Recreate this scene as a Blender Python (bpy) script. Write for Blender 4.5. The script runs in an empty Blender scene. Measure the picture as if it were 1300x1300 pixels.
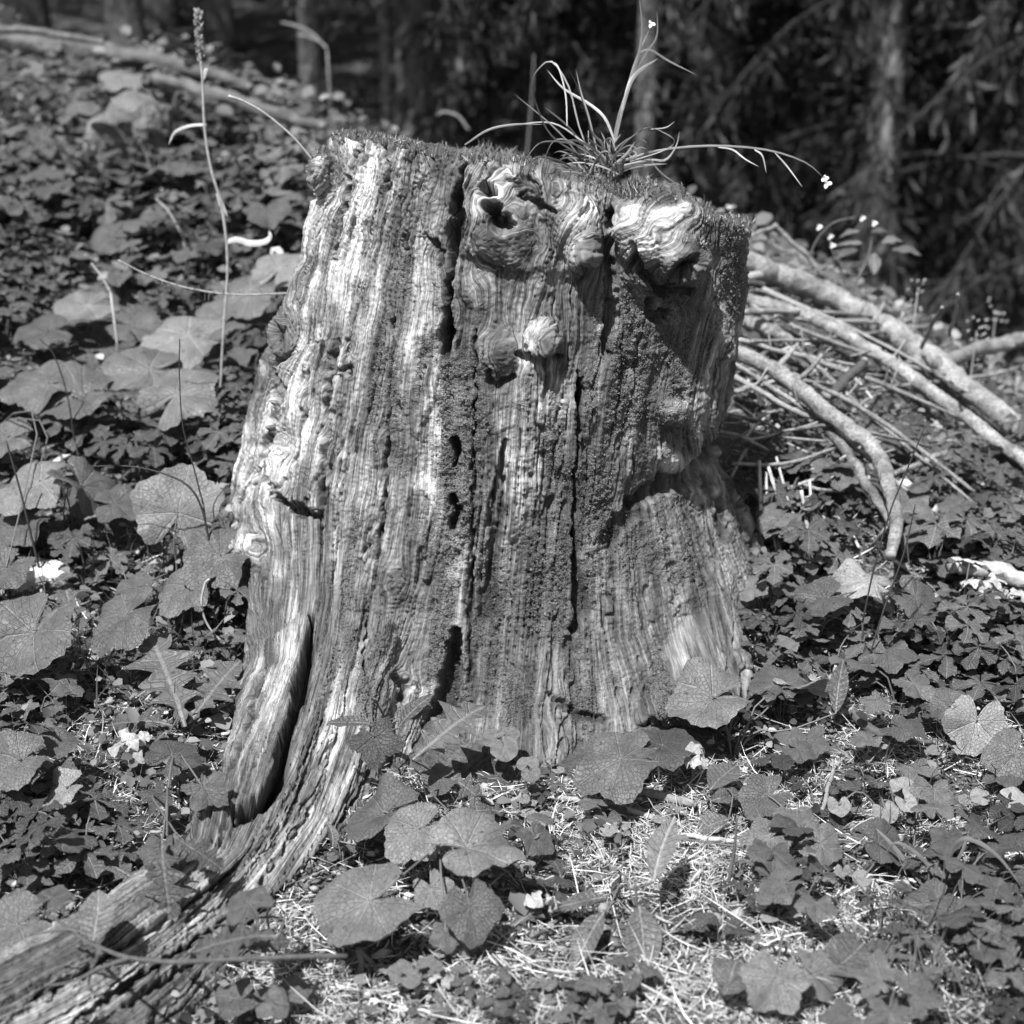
import bpy, bmesh, math, random
import numpy as np
from mathutils import Vector, Matrix, Quaternion, Euler

# ------------------------------------------------------------------ camera, sky, sun, exposure
SC = bpy.context.scene
COL = SC.collection
R = math.radians
PITCH, FPX, CAM = R(20.0), 1888.0, np.array((0.0, -2.0, 1.03))     # FPX: focal length in pixels of the 1300 px photograph
cd = bpy.data.cameras.new('camera')
cam = bpy.data.objects.new('camera', cd)
COL.objects.link(cam)
cam.location = CAM
cam.rotation_euler = (R(90) - PITCH, 0, 0)
cd.sensor_width = 36.0
cd.lens = 36.0 * FPX / 1300.0
cd.clip_start, cd.clip_end = 0.05, 2000.0
cd.dof.use_dof = True
cd.dof.focus_distance = 1.98
cd.dof.aperture_fstop = 4.0
SC.camera = cam

SUN_TO = Vector((-0.27, -0.50, 0.98)).normalized()                   # towards the sun
w = bpy.data.worlds.new('World')
SC.world = w
w.use_nodes = True
nt = w.node_tree
nt.nodes.clear()
sky = nt.nodes.new('ShaderNodeTexSky')
sky.sky_type = 'NISHITA'
sky.sun_disc = False
sky.sun_elevation = math.asin(SUN_TO.z)
sky.sun_rotation = math.atan2(SUN_TO.x, SUN_TO.y)
bw = nt.nodes.new('ShaderNodeRGBToBW')                              # the photograph is black and white
bg = nt.nodes.new('ShaderNodeBackground')
bg.inputs['Strength'].default_value = 0.08
wo = nt.nodes.new('ShaderNodeOutputWorld')
nt.links.new(sky.outputs[0], bw.inputs[0])
nt.links.new(bw.outputs[0], bg.inputs['Color'])
nt.links.new(bg.outputs[0], wo.inputs['Surface'])
sl = bpy.data.lights.new('sun', 'SUN')
sl.energy = 4.5
sl.angle = R(0.6)
sl.color = (1, 1, 1)
sun = bpy.data.objects.new('sun', sl)
COL.objects.link(sun)
sun.rotation_euler = SUN_TO.to_track_quat('Z', 'Y').to_euler()
SC.view_settings.view_transform = 'Standard'
SC.view_settings.look = 'None'
SC.view_settings.exposure = 1.05
SC.view_settings.gamma = 1.0
SC.view_settings.use_curve_mapping = False
SC.cycles.use_denoising = True
SC.cycles.max_bounces = 3
SC.cycles.diffuse_bounces = 3
SC.cycles.transparent_max_bounces = 3
SC.cycles.caustics_reflective = SC.cycles.caustics_refractive = False
SC.cycles.use_light_tree = False
SC.cycles.use_adaptive_sampling = True
SC.cycles.adaptive_threshold = 0.02

rng = np.random.default_rng(7)
random.seed(7)

# ------------------------------------------------------------------ photograph pixel <-> place
FWD = np.array((0, math.cos(PITCH), -math.sin(PITCH)))
UPV = np.array((0, math.sin(PITCH), math.cos(PITCH)))
RGT = np.array((1.0, 0, 0))


def ray(px, py):
    return RGT * ((px - 650) / FPX) + UPV * ((650 - py) / FPX) + FWD


def at_y(px, py, y):
    d = ray(px, py)
    return CAM + d * ((y - CAM[1]) / d[1])


def project(P):
    q = P - CAM
    t = q @ FWD
    return 650 + FPX * (q @ RGT) / t, 650 - FPX * (q @ UPV) / t, t


# ------------------------------------------------------------------ noise
def _h(ix, iy, iz, seed):
    h = (ix * 374761393 + iy * 668265263 + iz * 2147483647 + seed * 1274126177) & 0xFFFFFFFF
    h = ((h ^ (h >> 13)) * 1274126177) & 0xFFFFFFFF
    h = (h ^ (h >> 16)) & 0xFFFFFF
    return h.astype(np.float64) / 8388608.0 - 1.0


def _q(t):
    return t * t * t * (t * (t * 6 - 15) + 10)


def n2(x, y, seed=0):
    ix, iy = np.floor(x).astype(np.int64), np.floor(y).astype(np.int64)
    fx, fy = _q(x - ix), _q(y - iy)
    z = np.zeros_like(ix)
    a = _h(ix, iy, z, seed) * (1 - fx) + _h(ix + 1, iy, z, seed) * fx
    b = _h(ix, iy + 1, z, seed) * (1 - fx) + _h(ix + 1, iy + 1, z, seed) * fx
    return a * (1 - fy) + b * fy


def n3(x, y, z, seed=0):
    ix, iy, iz = (np.floor(c).astype(np.int64) for c in (x, y, z))
    fx, fy, fz = _q(x - ix), _q(y - iy), _q(z - iz)
    r = []
    for dz in (0, 1):
        a = _h(ix, iy, iz + dz, seed) * (1 - fx) + _h(ix + 1, iy, iz + dz, seed) * fx
        b = _h(ix, iy + 1, iz + dz, seed) * (1 - fx) + _h(ix + 1, iy + 1, iz + dz, seed) * fx
        r.append(a * (1 - fy) + b * fy)
    return r[0] * (1 - fz) + r[1] * fz


def fbm2(x, y, o=4, seed=0, gain=0.5):
    s, a = 0, 1.0
    for k in range(o):
        s = s + a * n2(x * 2 ** k + 17 * k, y * 2 ** k - 9 * k, seed + k)
        a *= gain
    return s


def fbm3(P, f, o=3, seed=0, gain=0.5):
    s, a = 0, 1.0
    for k in range(o):
        g = f * 2 ** k
        s = s + a * n3(P[:, 0] * g + 5 * k, P[:, 1] * g, P[:, 2] * g, seed + k)
        a *= gain
    return s


def sst(a, b, x):
    t = np.clip((x - a) / (b - a), 0, 1)
    return t * t * (3 - 2 * t)


# ------------------------------------------------------------------ objects
def add(name, data=None, parent=None, label=None, cat=None, group=None, kind=None, loc=None):
    o = bpy.data.objects.new(name, data)
    COL.objects.link(o)
    if parent is not None:
        o.parent = parent
    if loc is not None:
        o.location = loc
    if label:
        o['label'] = label
    if cat:
        o['category'] = cat
    if group:
        o['group'] = group
    if kind:
        o['kind'] = kind
    return o


def mesh_np(name, V, F, mat=None, smooth=True):
    """V (n,3), F (m,k) of one polygon size, or a list of such arrays"""
    Fs = F if isinstance(F, list) else [F]
    Fs = [np.asarray(f, dtype=np.int32) for f in Fs if len(f)]
    me = bpy.data.meshes.new(name)
    V = np.asarray(V, dtype=np.float32)
    me.vertices.add(len(V))
    me.vertices.foreach_set('co', V.ravel())
    nl = sum(f.size for f in Fs)
    npoly = sum(len(f) for f in Fs)
    me.loops.add(nl)
    me.loops.foreach_set('vertex_index', np.concatenate([f.ravel() for f in Fs]))
    me.polygons.add(npoly)
    st, k = [], 0
    for f in Fs:
        st.append(k + np.arange(len(f)) * f.shape[1])
        k += f.size
    me.polygons.foreach_set('loop_start', np.concatenate(st).astype(np.int32))
    me.update(calc_edges=True)
    if smooth:
        me.polygons.foreach_set('use_smooth', np.ones(npoly, dtype=bool))
    if mat:
        me.materials.append(mat)
    me.validate()
    return me


def fattr(me, name, vals):
    a = me.attributes.new(name, 'FLOAT', 'POINT')
    a.data.foreach_set('value', np.asarray(vals, dtype=np.float32))


class MB:
    """collects pieces of one mesh"""
    def __init__(self):
        self.v, self.q, self.t, self.n = [], [], [], 0

    def add(self, V, quads=None, tris=None):
        V = np.asarray(V, float).reshape(-1, 3)
        if quads is not None and len(quads):
            self.q.append(np.asarray(quads) + self.n)
        if tris is not None and len(tris):
            self.t.append(np.asarray(tris) + self.n)
        self.v.append(V)
        self.n += len(V)

    def tube(self, pts, rad, sides=6, cap=True, twist=0.0, rough=0.0, seed=0):
        pts = np.asarray(pts, float)
        n = len(pts)
        rad = np.broadcast_to(np.asarray(rad, float), (n,))
        T = np.gradient(pts, axis=0)
        T /= np.linalg.norm(T, axis=1)[:, None] + 1e-12
        ref = np.array((0, 0, 1.0)) if abs(T[0, 2]) < 0.9 else np.array((1.0, 0, 0))
        A = np.cross(T, ref)
        A /= np.linalg.norm(A, axis=1)[:, None] + 1e-9
        B = np.cross(T, A)
        th = np.linspace(0, 2 * np.pi, sides, endpoint=False)
        r = rad[:, None] * np.ones(sides)
        if rough:
            r = r * (1 + rough * n2(np.arange(n)[:, None] * 0.9 + seed * 7.3, np.cos(th)[None, :] * 1.5 + np.sin(th)[None, :] * 2.3 + 9, seed))
        V = pts[:, None, :] + r[..., None] * (np.cos(th)[None, :, None] * A[:, None, :] + np.sin(th)[None, :, None] * B[:, None, :])
        i = np.arange(n - 1)[:, None] * sides
        j = np.arange(sides)[None, :]
        k = (j + 1) % sides
        Q = np.stack([i + j, i + k, i + sides + k, i + sides + j], -1).reshape(-1, 4)
        V = V.reshape(-1, 3)
        tris = None
        if cap:
            m = len(V)
            V = np.vstack([V, pts[0], pts[-1]])
            jj = np.arange(sides)
            kk = (jj + 1) % sides
            tris = np.vstack([np.stack([np.full(sides, m), kk, jj], -1),
                              np.stack([np.full(sides, m + 1), (n - 1) * sides + jj, (n - 1) * sides + kk], -1)])
        self.add(V, Q, tris)

    def mesh(self, name, mat=None, smooth=True):
        return mesh_np(name, np.vstack(self.v), [np.vstack(x) for x in (self.q, self.t) if x], mat, smooth)


def smooth_path(P, n):
    """Catmull-Rom through points"""
    P = np.asarray(P, float)
    Q = np.vstack([2 * P[0] - P[1], P, 2 * P[-1] - P[-2]])
    t = np.linspace(0, len(P) - 1 - 1e-9, n)
    i = t.astype(int)
    f = (t - i)[:, None]
    a, b, c, d = Q[i], Q[i + 1], Q[i + 2], Q[i + 3]
    return 0.5 * ((2 * b) + (-a + c) * f + (2 * a - 5 * b + 4 * c - d) * f ** 2 + (-a + 3 * b - 3 * c + d) * f ** 3)


# ------------------------------------------------------------------ materials
class Mat:
    def __init__(self, name):
        self.m = bpy.data.materials.new(name)
        self.m.use_nodes = True
        self.t = self.m.node_tree
        self.p = self.t.nodes['Principled BSDF']
        self.out = self.t.nodes['Material Output']

    def n(self, kind, **kw):
        x = self.t.nodes.new(kind)
        for k, v in kw.items():
            setattr(x, k, v)
        return x

    def set(self, node, **kw):
        for k, v in kw.items():
            s = node.inputs[k.replace('_', ' ')]
            if hasattr(v, 'is_output'):
                self.t.links.new(v, s)
            else:
                s.default_value = v

    def l(self, a, b):
        self.t.links.new(a, b)

    def math(self, op, a, b=0.0, c=0.0, clamp=False):
        x = self.n('ShaderNodeMath', operation=op, use_clamp=clamp)
        for s, v in zip(x.inputs, (a, b, c)):
            if hasattr(v, 'is_output'):
                self.l(v, s)
            else:
                s.default_value = v
        return x.outputs[0]

    def attr(self, name):
        return self.n('ShaderNodeAttribute', attribute_name=name).outputs['Fac']

    def noise(self, vec, scale, detail=4.0, rough=0.55, dist=0.0):
        x = self.n('ShaderNodeTexNoise')
        if vec is not None:
            self.l(vec, x.inputs['Vector'])
        x.inputs['Scale'].default_value = scale
        x.inputs['Detail'].default_value = detail
        x.inputs['Roughness'].default_value = rough
        x.inputs['Distortion'].default_value = dist
        return x.outputs['Fac']

    def comb(self, x, y, z=0.0):
        c = self.n('ShaderNodeCombineXYZ')
        for s, v in zip(c.inputs, (x, y, z)):
            if hasattr(v, 'is_output'):
                self.l(v, s)
            else:
                s.default_value = v
        return c.outputs[0]

    def remap(self, v, a, b, c, d):
        x = self.n('ShaderNodeMapRange')
        self.l(v, x.inputs['Value'])
        for k, q in zip(('From Min', 'From Max', 'To Min', 'To Max'), (a, b, c, d)):
            x.inputs[k].default_value = q
        return x.outputs[0]

    def bump(self, h, dist, strength=1.0, normal=None):
        b = self.n('ShaderNodeBump')
        b.inputs['Strength'].default_value = strength
        b.inputs['Distance'].default_value = dist
        self.l(h, b.inputs['Height'])
        if normal is not None:
            self.l(normal, b.inputs['Normal'])
        return b.outputs[0]

    def grey(self, v):
        """value socket -> grey base colour"""
        self.l(self.comb(v, v, v), self.p.inputs['Base Color'])


def simple_mat(name, val, rough=0.75, var=0.25, scale=60.0, detail=4.0, bump=0.0, rnd=0.2, spec=0.3, translucent=0.0, mottling=None):
    m = Mat(name)
    tc = m.n('ShaderNodeTexCoord').outputs['Object']
    oi = m.n('ShaderNodeObjectInfo').outputs['Random']
    no = m.noise(tc, scale, detail)
    v = m.math('MULTIPLY', m.remap(no, 0.25, 0.75, val * (1 - var), val * (1 + var)), m.remap(oi, 0, 1, 1 - rnd, 1 + rnd))
    m.grey(v)
    m.p.inputs['Roughness'].default_value = rough
    m.p.inputs['Specular IOR Level'].default_value = spec
    if bump:
        m.l(m.bump(no, bump), m.p.inputs['Normal'])
    return m.m


# ------------------------------------------------------------------ terrain
GC = []
for px, py, y in ((0, 1000, -.33), (0, 850, -.02), (200, 850, -.02), (0, 650, .40), (250, 650, .40), (0, 450, 1.0), (330, 450, 1.0),
                  (0, 250, 2.0), (350, 250, 2.0), (0, 100, 3.4), (250, 108, 3.4), (130, 100, 3.4), (400, 172, 3.0), 
                  (1300, 720, .35), (960, 725, .20), (1300, 540, 1.1), (1000, 425, 1.0), (945, 345, 1.3), (650, 310, 1.2)):
    GC.append(at_y(px, py, y))
GC += [np.array(q, float) for q in (
    (-.45, -.75, -.03), (0, -.75, .0), (.45, -.75, .0), (-.3, -.4, .0), (0, -.4, .0), (.55, -.4, .01), (-.05, -.1, .0), (.3, -.1, .01), (.7, -.2, .02),
    (0, -2.2, -.06), (-1.5, -2, .15), (1.5, -2, -.12), (.75, 2.2, .30), (1.6, 2.2, -.25), (1.5, 4, -.75), (.4, 4, .0), (-.5, 3.6, .33), (3.2, 3.5, -1.2), (3, .5, -.35),
    (-3, 0, .75), (-4, 4, 1.1), (-1.2, 5.5, .22), (-.6, 5.5, .10), (-2.0, 4.3, .80), (-2.6, 6.5, .45), (-4.5, 8, .6), (-10, 10, 1.7), (-3, 11, .35), (0, 12, .1), (9, 12, -3.0), (0, -9, -.2), (-9, -6, 1.6), (9, -6, -1.8), (4, 8, -1.9),
    (-40, 40, 9), (0, 45, 3), (40, 40, -4), (-40, -40, 7), (40, -40, -9), (0, -45, -2), (-200, 200, 38), (0, 220, 26), (200, 200, 20),
    (-200, -200, 30), (200, -200, -30), (0, -220, -8))]
GC = np.array(GC)


def tps(A, B):
    r2 = ((A[:, None, :] - B[None, :, :]) ** 2).sum(-1) + 0.02
    return 0.5 * r2 * np.log(r2)


_n = len(GC)
_M = np.zeros((_n + 3, _n + 3))
_M[:_n, :_n] = tps(GC[:, :2], GC[:, :2]) + 1e-4 * np.eye(_n)
_M[:_n, _n] = _M[_n, :_n] = 1
_M[:_n, _n + 1:] = GC[:, :2]
_M[_n + 1:, :_n] = GC[:, :2].T
_W = np.linalg.solve(_M, np.concatenate([GC[:, 2], np.zeros(3)]))


def ground(XY):
    XY = np.atleast_2d(np.asarray(XY, float))[:, :2]
    z = tps(XY, GC[:, :2]) @ _W[:_n] + _W[_n] + XY @ _W[_n + 1:]
    x, y = XY[:, 0], XY[:, 1]
    z += 0.018 * fbm2(x * 3.1, y * 3.1, 2, 3) * sst(-.2, 1.0, np.abs(y)) + 0.008 * fbm2(x * 11, y * 11, 3, 5)
    return z


def gz(x, y):
    return float(ground(((x, y),))[0])


def on_ground(px, py, h=0.0):
    """march the pixel's ray to the ground raised by h"""
    d = ray(px, py)
    t = np.concatenate([np.linspace(0.9, 4, 250), np.linspace(4.02, 30, 300)])
    P = CAM + d[None, :] * t[:, None]
    g = P[:, 2] - ground(P) - h
    k = np.argmax(g < 0)
    if g[k] >= 0:
        return None
    if k == 0:
        return P[0]
    f = g[k - 1] / (g[k - 1] - g[k])
    return P[k - 1] * (1 - f) + P[k] * f


def spaced(a, b, step, far, n):
    inner = np.arange(a, b, step)
    s = np.geomspace(step * 1.5, far, n)
    return np.concatenate([a - s[::-1], inner, b + s])


def grid_mesh(name, xs, ys, zf, mat):
    X, Y = np.meshgrid(xs, ys)
    P = np.stack([X.ravel(), Y.ravel()], -1)
    Z = np.concatenate([zf(P[i:i + 20000]) for i in range(0, len(P), 20000)])
    nx = len(xs)
    i = (np.arange(len(ys) - 1)[:, None] * nx + np.arange(nx - 1)[None, :]).ravel()
    return mesh_np(name, np.column_stack([P, Z]), np.stack([i, i + 1, i + nx + 1, i + nx], -1), mat)


m = Mat('forest_soil')
tc = m.n('ShaderNodeTexCoord').outputs['Object']
a = m.noise(tc, 9, 6, .65)
b = m.noise(tc, 140, 5, .7)
v = m.math('MULTIPLY', m.remap(a, .3, .7, .06, .15), m.remap(b, .3, .7, .45, 1.7))
m.grey(v)
m.p.inputs['Roughness'].default_value = .95
m.p.inputs['Specular IOR Level'].default_value = .1
m.l(m.bump(b, .012), m.p.inputs['Normal'])
SOIL = m.m
gm = grid_mesh('ground', spaced(-1.7, 1.7, .016, 300, 40), spaced(-.95, 2.4, .016, 300, 40), ground, SOIL)
add('ground', gm, kind='structure', label='sloping forest floor of dark soil and litter around the stump', cat='ground')

# ------------------------------------------------------------------ the stump: rough volume
YC = 0.25
LP = np.array([at_y(x, y, YC) for x, y in ((425, 150), (425, 168), (402, 240), (385, 330), (352, 400), (330, 470), (314, 540), (300, 600), (292, 650), (303, 700), (308, 760), (316, 830), (316, 900), (316, 1000))])
RP = np.array([at_y(x, y, YC) for x, y in ((949, 150), (949, 275), (943, 330), (937, 400), (932, 470), (920, 520), (906, 560), (916, 595), (948, 645), (968, 695), (985, 735), (1010, 790), (1030, 850), (1060, 1000))])


def prof(z):
    xl = np.interp(z, LP[::-1, 2], LP[::-1, 0])
    xr = np.interp(z, RP[::-1, 2], RP[::-1, 0])
    ry = np.interp(z, (-.12, 0, .04, .1, .2, .4, .6, .8), (.42, .375, .345, .312, .287, .272, .262, .25))
    return (xl + xr) / 2, (xr - xl) / 2, ry


def ztop(x, y):
    return np.where(x < 0, .79 - .15 * x, .79 - .28 * x) - .10 * (y - 0.02)


def front_y(x, z):
    cx, rx, ry = prof(z)
    return YC - ry * np.sqrt(max(0.02, 1 - ((x - cx) / rx) ** 2))


def on_stump(px, py, out=0.0):
    y = 0.05
    for _ in range(12):
        P = at_y(px, py, y)
        y = 0.5 * y + 0.5 * (front_y(P[0], P[2]) - out)
    return at_y(px, py, y)


mb = MB()
ns, nz = 96, 70
th = np.linspace(0, 2 * np.pi, ns, endpoint=False)
rings = []
for k in range(nz):
    f = k / (nz - 1)
    z = -.12 + f * .9 * np.ones(ns)
    for _ in range(4):
        cx, rx, ry = prof(z)
        x = cx + rx * np.cos(th)
        y = YC + ry * np.sin(th)
        z = -.12 + f * (ztop(x, y) + .12)
    rings.append(np.stack([x, y, z], -1))
V = np.array(rings).reshape(-1, 3)
i = np.arange(nz - 1)[:, None] * ns
j = np.arange(ns)[None, :]
k = (j + 1) % ns
Q = np.stack([i + j, i + k, i + ns + k, i + ns + j], -1).reshape(-1, 4)
V = np.vstack([V, rings[0].mean(0), rings[-1].mean(0)])
jj = np.arange(ns)
kk = (jj + 1) % ns
T = np.vstack([np.stack([np.full(ns, len(V) - 2), kk, jj], -1), np.stack([np.full(ns, len(V) - 1), (nz - 1) * ns + jj, (nz - 1) * ns + kk], -1)])
mb.add(V, Q, T)
# root running to the lower left
rp = np.array([at_y(430, 560, .16), at_y(412, 690, .10), at_y(400, 800, .01), at_y(388, 890, -.115), at_y(362, 990, -.255), at_y(305, 1090, -.42), at_y(200, 1185, -.565), at_y(60, 1275, -.69), at_y(-130, 1355, -.80), at_y(-330, 1430, -.90)])
rr = np.array((.10, .108, .103, .088, .076, .072, .070, .072, .07, .06))
path = smooth_path(rp, 60)
rad = np.interp(np.linspace(0, 1, 60), np.linspace(0, 1, len(rr)), rr)
mb.tube(path, rad, 28)
# low ridge of the root's near side
mb.tube(smooth_path([at_y(450, 800, -.03), at_y(440, 930, -.155), at_y(410, 1040, -.30), at_y(345, 1130, -.45), at_y(250, 1230, -.59), at_y(140, 1320, -.71)], 40), (np.linspace(.068, .048, 40)), 20)
# front and right buttresses


def ell(c, ax, rot=(0, 0, 0)):
    u = np.linspace(0, np.pi, 14)
    t = np.linspace(0, 2 * np.pi, 24, endpoint=False)
    S = np.stack([np.sin(u)[:, None] * np.cos(t), np.sin(u)[:, None] * np.sin(t), np.cos(u)[:, None] * np.ones(24)], -1).reshape(-1, 3)
    M = np.array(Euler(rot).to_matrix())
    P = (S * np.array(ax)) @ M.T + np.asarray(c)
    i = np.arange(13)[:, None] * 24
    j = np.arange(24)[None, :]
    k = (j + 1) % 24
    mb.add(P, np.stack([i + j, i + 24 + j, i + 24 + k, i + k], -1).reshape(-1, 4))


mb.tube(smooth_path([on_stump(700, 560, -.08), on_stump(690, 720, -.07), on_stump(680, 840, -.07), at_y(676, 930, -.07), at_y(670, 990, -.12)], 24), np.linspace(.06, .085, 24), 20)
mb.tube(smooth_path([on_stump(850, 540, -.10), on_stump(872, 640, -.085), on_stump(884, 730, -.07), at_y(886, 800, .075), at_y(886, 870, .005), at_y(886, 940, -.06)], 30), np.interp(np.linspace(0, 1, 30), (0, .35, 1), (.015, .05, .112)), 20)
mb.tube(smooth_path([on_stump(500, 560, -.08), on_stump(500, 700, -.055), on_stump(490, 800, -.045), at_y(480, 900, -.07), at_y(470, 990, -.14)], 24), np.linspace(.06, .07, 24), 20)
# the bulging lobe under the burl, overhanging the right foot
ell(on_stump(850, 470, -.078), (.090, .085, .15), (0, .1, .5))
# burl and knots that stand out
ell(on_stump(834, 290, .008), (.070, .070, .062), (0, .35, .3))
ell(on_stump(866, 328, .062), (.038, .050, .034), (0, .5, .3))
ell(on_stump(815, 345, .002), (.03, .03, .03))
ell(on_stump(728, 290, -.012), (.030, .034, .05), (0, -.25, 0))
ell(on_stump(742, 325, .012), (.017, .022, .022))
ell(on_stump(692, 432, -.002), (.026, .034, .030))
ell(on_stump(636, 285, -.03), (.062, .048, .07))
ell(on_stump(634, 448, -.022), (.034, .034, .036))
ell(on_stump(848, 518, -.004), (.024, .03, .018), (0, .5, 0))
ell(at_y(316, 697, .12), (.032, .034, .030))
ell(at_y(408, 216, .16), (.020, .035, .035))
ell(at_y(362, 425, .13), (.026, .036, .034))
rough = mb.mesh('rough')
ro = bpy.data.objects.new('rough', rough)
COL.objects.link(ro)
md = ro.modifiers.new('r', 'REMESH')
md.mode = 'VOXEL'
md.voxel_size = 0.0044
md = ro.modifiers.new('s', 'SMOOTH')
md.factor, md.iterations = .5, 14
ev = ro.evaluated_get(bpy.context.evaluated_depsgraph_get())
em = ev.to_mesh()
nv = len(em.vertices)
P = np.empty(nv * 3, np.float32)
em.vertices.foreach_get('co', P)
P = P.reshape(-1, 3).astype(float)
N = np.empty(nv * 3, np.float32)
em.vertex_normals.foreach_get('vector', N)
N = N.reshape(-1, 3).astype(float)
F = np.empty(len(em.loops), np.int32)
em.loops.foreach_get('vertex_index', F)
F = F.reshape(-1, 4)
ev.to_mesh_clear()
bpy.data.objects.remove(ro)
# drop what lies deep under the soil
keepv = P[:, 2] > np.concatenate([ground(P[q:q + 20000]) for q in range(0, nv, 20000)]) - .045
F = F[keepv[F].all(1)]


def compact(P, N, F):
    used = np.zeros(len(P), bool)
    used[F.ravel()] = True
    ri = np.cumsum(used) - 1
    return P[used], N[used], ri[F]


P, N, F = compact(P, N, F)
# halve every quad
E = np.sort(np.stack([F, np.roll(F, -1, 1)], -1).reshape(-1, 2), 1)
key = E[:, 0].astype(np.int64) * len(P) + E[:, 1]
uk, inv = np.unique(key, return_inverse=True)
ea, eb = (uk // len(P)).astype(int), (uk % len(P)).astype(int)
nb, ne = len(P), len(uk)
P = np.vstack([P, (P[ea] + P[eb]) / 2, P[F].mean(1)])
N = np.vstack([N, (N[ea] + N[eb]) / 2, N[F].mean(1)])
N /= np.linalg.norm(N, axis=1)[:, None]
me_ = nb + inv.reshape(-1, 4)
fc_ = nb + ne + np.arange(len(F))
F = np.concatenate([np.stack([F[:, q], me_[:, q], fc_, me_[:, q - 1]], -1) for q in range(4)])
nv = len(P)
print('stump verts', nv, 'quads', len(F))

# ------------------------------------------------------------------ the stump: grain, cracks, knots (surface coordinates come from where a point shows in the photograph)
PX, PY, _t = project(P)
facing = sst(-.25, .15, ((CAM - P) * N).sum(1) / np.linalg.norm(CAM - P, axis=1))
GL = [((430, 100), (425, 165), (385, 330), (330, 470), (292, 640), (300, 760), (312, 840), (262, 980), (230, 1070), (50, 1180), (-80, 1240), (-400, 1330)),
      ((480, 100), (475, 170), (432, 330), (402, 480), (372, 640), (372, 760), (360, 840), (318, 960), (272, 1080), (130, 1195), (-20, 1270), (-300, 1370)),
      ((568, 100), (560, 180), (530, 330), (500, 480), (475, 640), (450, 800), (425, 920), (385, 1040), (300, 1160), (130, 1290), (-200, 1450)),
      ((602, 100), (595, 190), (578, 330), (570, 480), (562, 640), (528, 800), (490, 930), (450, 1030), (395, 1130), (290, 1290), (0, 1500)),
      ((645, 100), (640, 200), (622, 330), (616, 480), (606, 640), (590, 800), (575, 930), (560, 1030), (540, 1130), (500, 1500)),
      ((770, 100), (762, 230), (742, 330), (720, 480), (715, 640), (700, 800), (690, 940), (685, 1500)),
      ((862, 100), (862, 250), (862, 350), (835, 480), (800, 640), (815, 800), (850, 920), (900, 1500)),
      ((950, 100), (950, 280), (940, 400), (912, 540), (948, 640), (985, 720), (1040, 850), (1100, 1500))]
GU = np.array((0, .15, .35, .45, .52, .70, .84, 1.0))
KN = [  # px, py, radius, swirl strength
    (635, 280, 52, .65), (838, 300, 60, .3), (738, 320, 22, .55), (692, 434, 24, .6), (632, 448, 30, .55), (845, 522, 14, .5), (318, 697, 20, .6),
    (348, 428, 26, 1), (516, 878, 20, 1), (405, 222, 22, 1), (360, 560, 16, 1), (500, 735, 14, .8), (350, 520, 14, .8), (708, 900, 16, .6), (690, 235, 20, .8), (490, 560, 12, .7), (880, 640, 14, .6)]
wob = 3.0 * fbm2(PX / 70, PY / 260, 2, 40)
qx = PX + wob
ring = np.zeros(nv)
for cx, cy, a_, s_ in KN:
    dx, dy = qx - cx, (PY - cy) * .8
    d = np.hypot(dx, dy) * (1 + .16 * n2(PX / 16, PY / 22, int(cx))) + 1e-6
    fall = np.exp(-(d / (a_ * 3.2)) ** 2)
    new = np.where(d > a_, cx + dx * (1 - s_ * fall * a_ ** 2 / d ** 2), cx + dx * (1 - s_) + s_ * ((a_ - d) * .9 + a_ * .22 * n2(PX / (a_ * .45), PY / (a_ * .45), int(cy))))
    ring = np.maximum(ring, sst(a_ * 1.25, a_ * .7, d) * s_)
    qx = new
bm_ = sst(1.15, .75, np.hypot((PX - 838) / 66, (PY - 302) / 70))
qx = qx * (1 - bm_) + bm_ * (838 + (PX - 838) * .55 + (PY - 300) * .75 + 9 * n2(PX / 26, PY / 26, 47))     # grain runs out along the burl's snout
rows = np.array([np.interp(PY, [p[1] for p in L], [p[0] for p in L]) for L in GL])
U = np.zeros(nv)
for a_ in range(len(GL) - 1):
    x0, x1 = rows[a_], rows[a_ + 1]
    f = (qx - x0) / (x1 - x0)
    lo = (f >= 0) if a_ else np.ones(nv, bool)
    hi = (f < 1) if a_ < len(GL) - 2 else np.ones(nv, bool)
    s = lo & hi
    U[s] = (GU[a_] + f * (GU[a_ + 1] - GU[a_]))[s]
U = U * .66
Vv = PY * .0011
topf = sst(.55, .85, N[:, 2]) * sst(.60, .66, P[:, 2])                  # the cut top


def seg_dist(pts, wpts=None):
    """distance in px to a polyline and, along it, an interpolated width"""
    pts = np.asarray(pts, float)
    best = np.full(nv, 1e9)
    wd = np.ones(nv)
    x0, y0 = pts[:, 0].min() - 60, pts[:, 1].min() - 60
    x1, y1 = pts[:, 0].max() + 60, pts[:, 1].max() + 60
    sel = np.where((PX > x0) & (PX < x1) & (PY > y0) & (PY < y1))[0]
    X = np.stack([PX[sel] + 3.0 * n2(PX[sel] / 14, PY[sel] / 20, 71) + 2.6 * n2(PX[sel] / 5, PY[sel] / 9, 72), PY[sel] + 4 * n2(PX[sel] / 7, PY[sel] / 9, 73)], -1)
    b, ww = np.full(len(sel), 1e9), np.ones(len(sel))
    for q in range(len(pts) - 1):
        A, B = pts[q], pts[q + 1]
        t = np.clip(((X - A) @ (B - A)) / ((B - A) @ (B - A)), 0, 1)
        d = np.hypot(*(X - A - t[:, None] * (B - A)).T)
        c = d < b
        b[c] = d[c]
        if wpts is not None:
            ww[c] = (wpts[q] + t * (wpts[q + 1] - wpts[q]))[c]
    best[sel] = b
    wd[sel] = ww
    return best, wd


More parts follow.
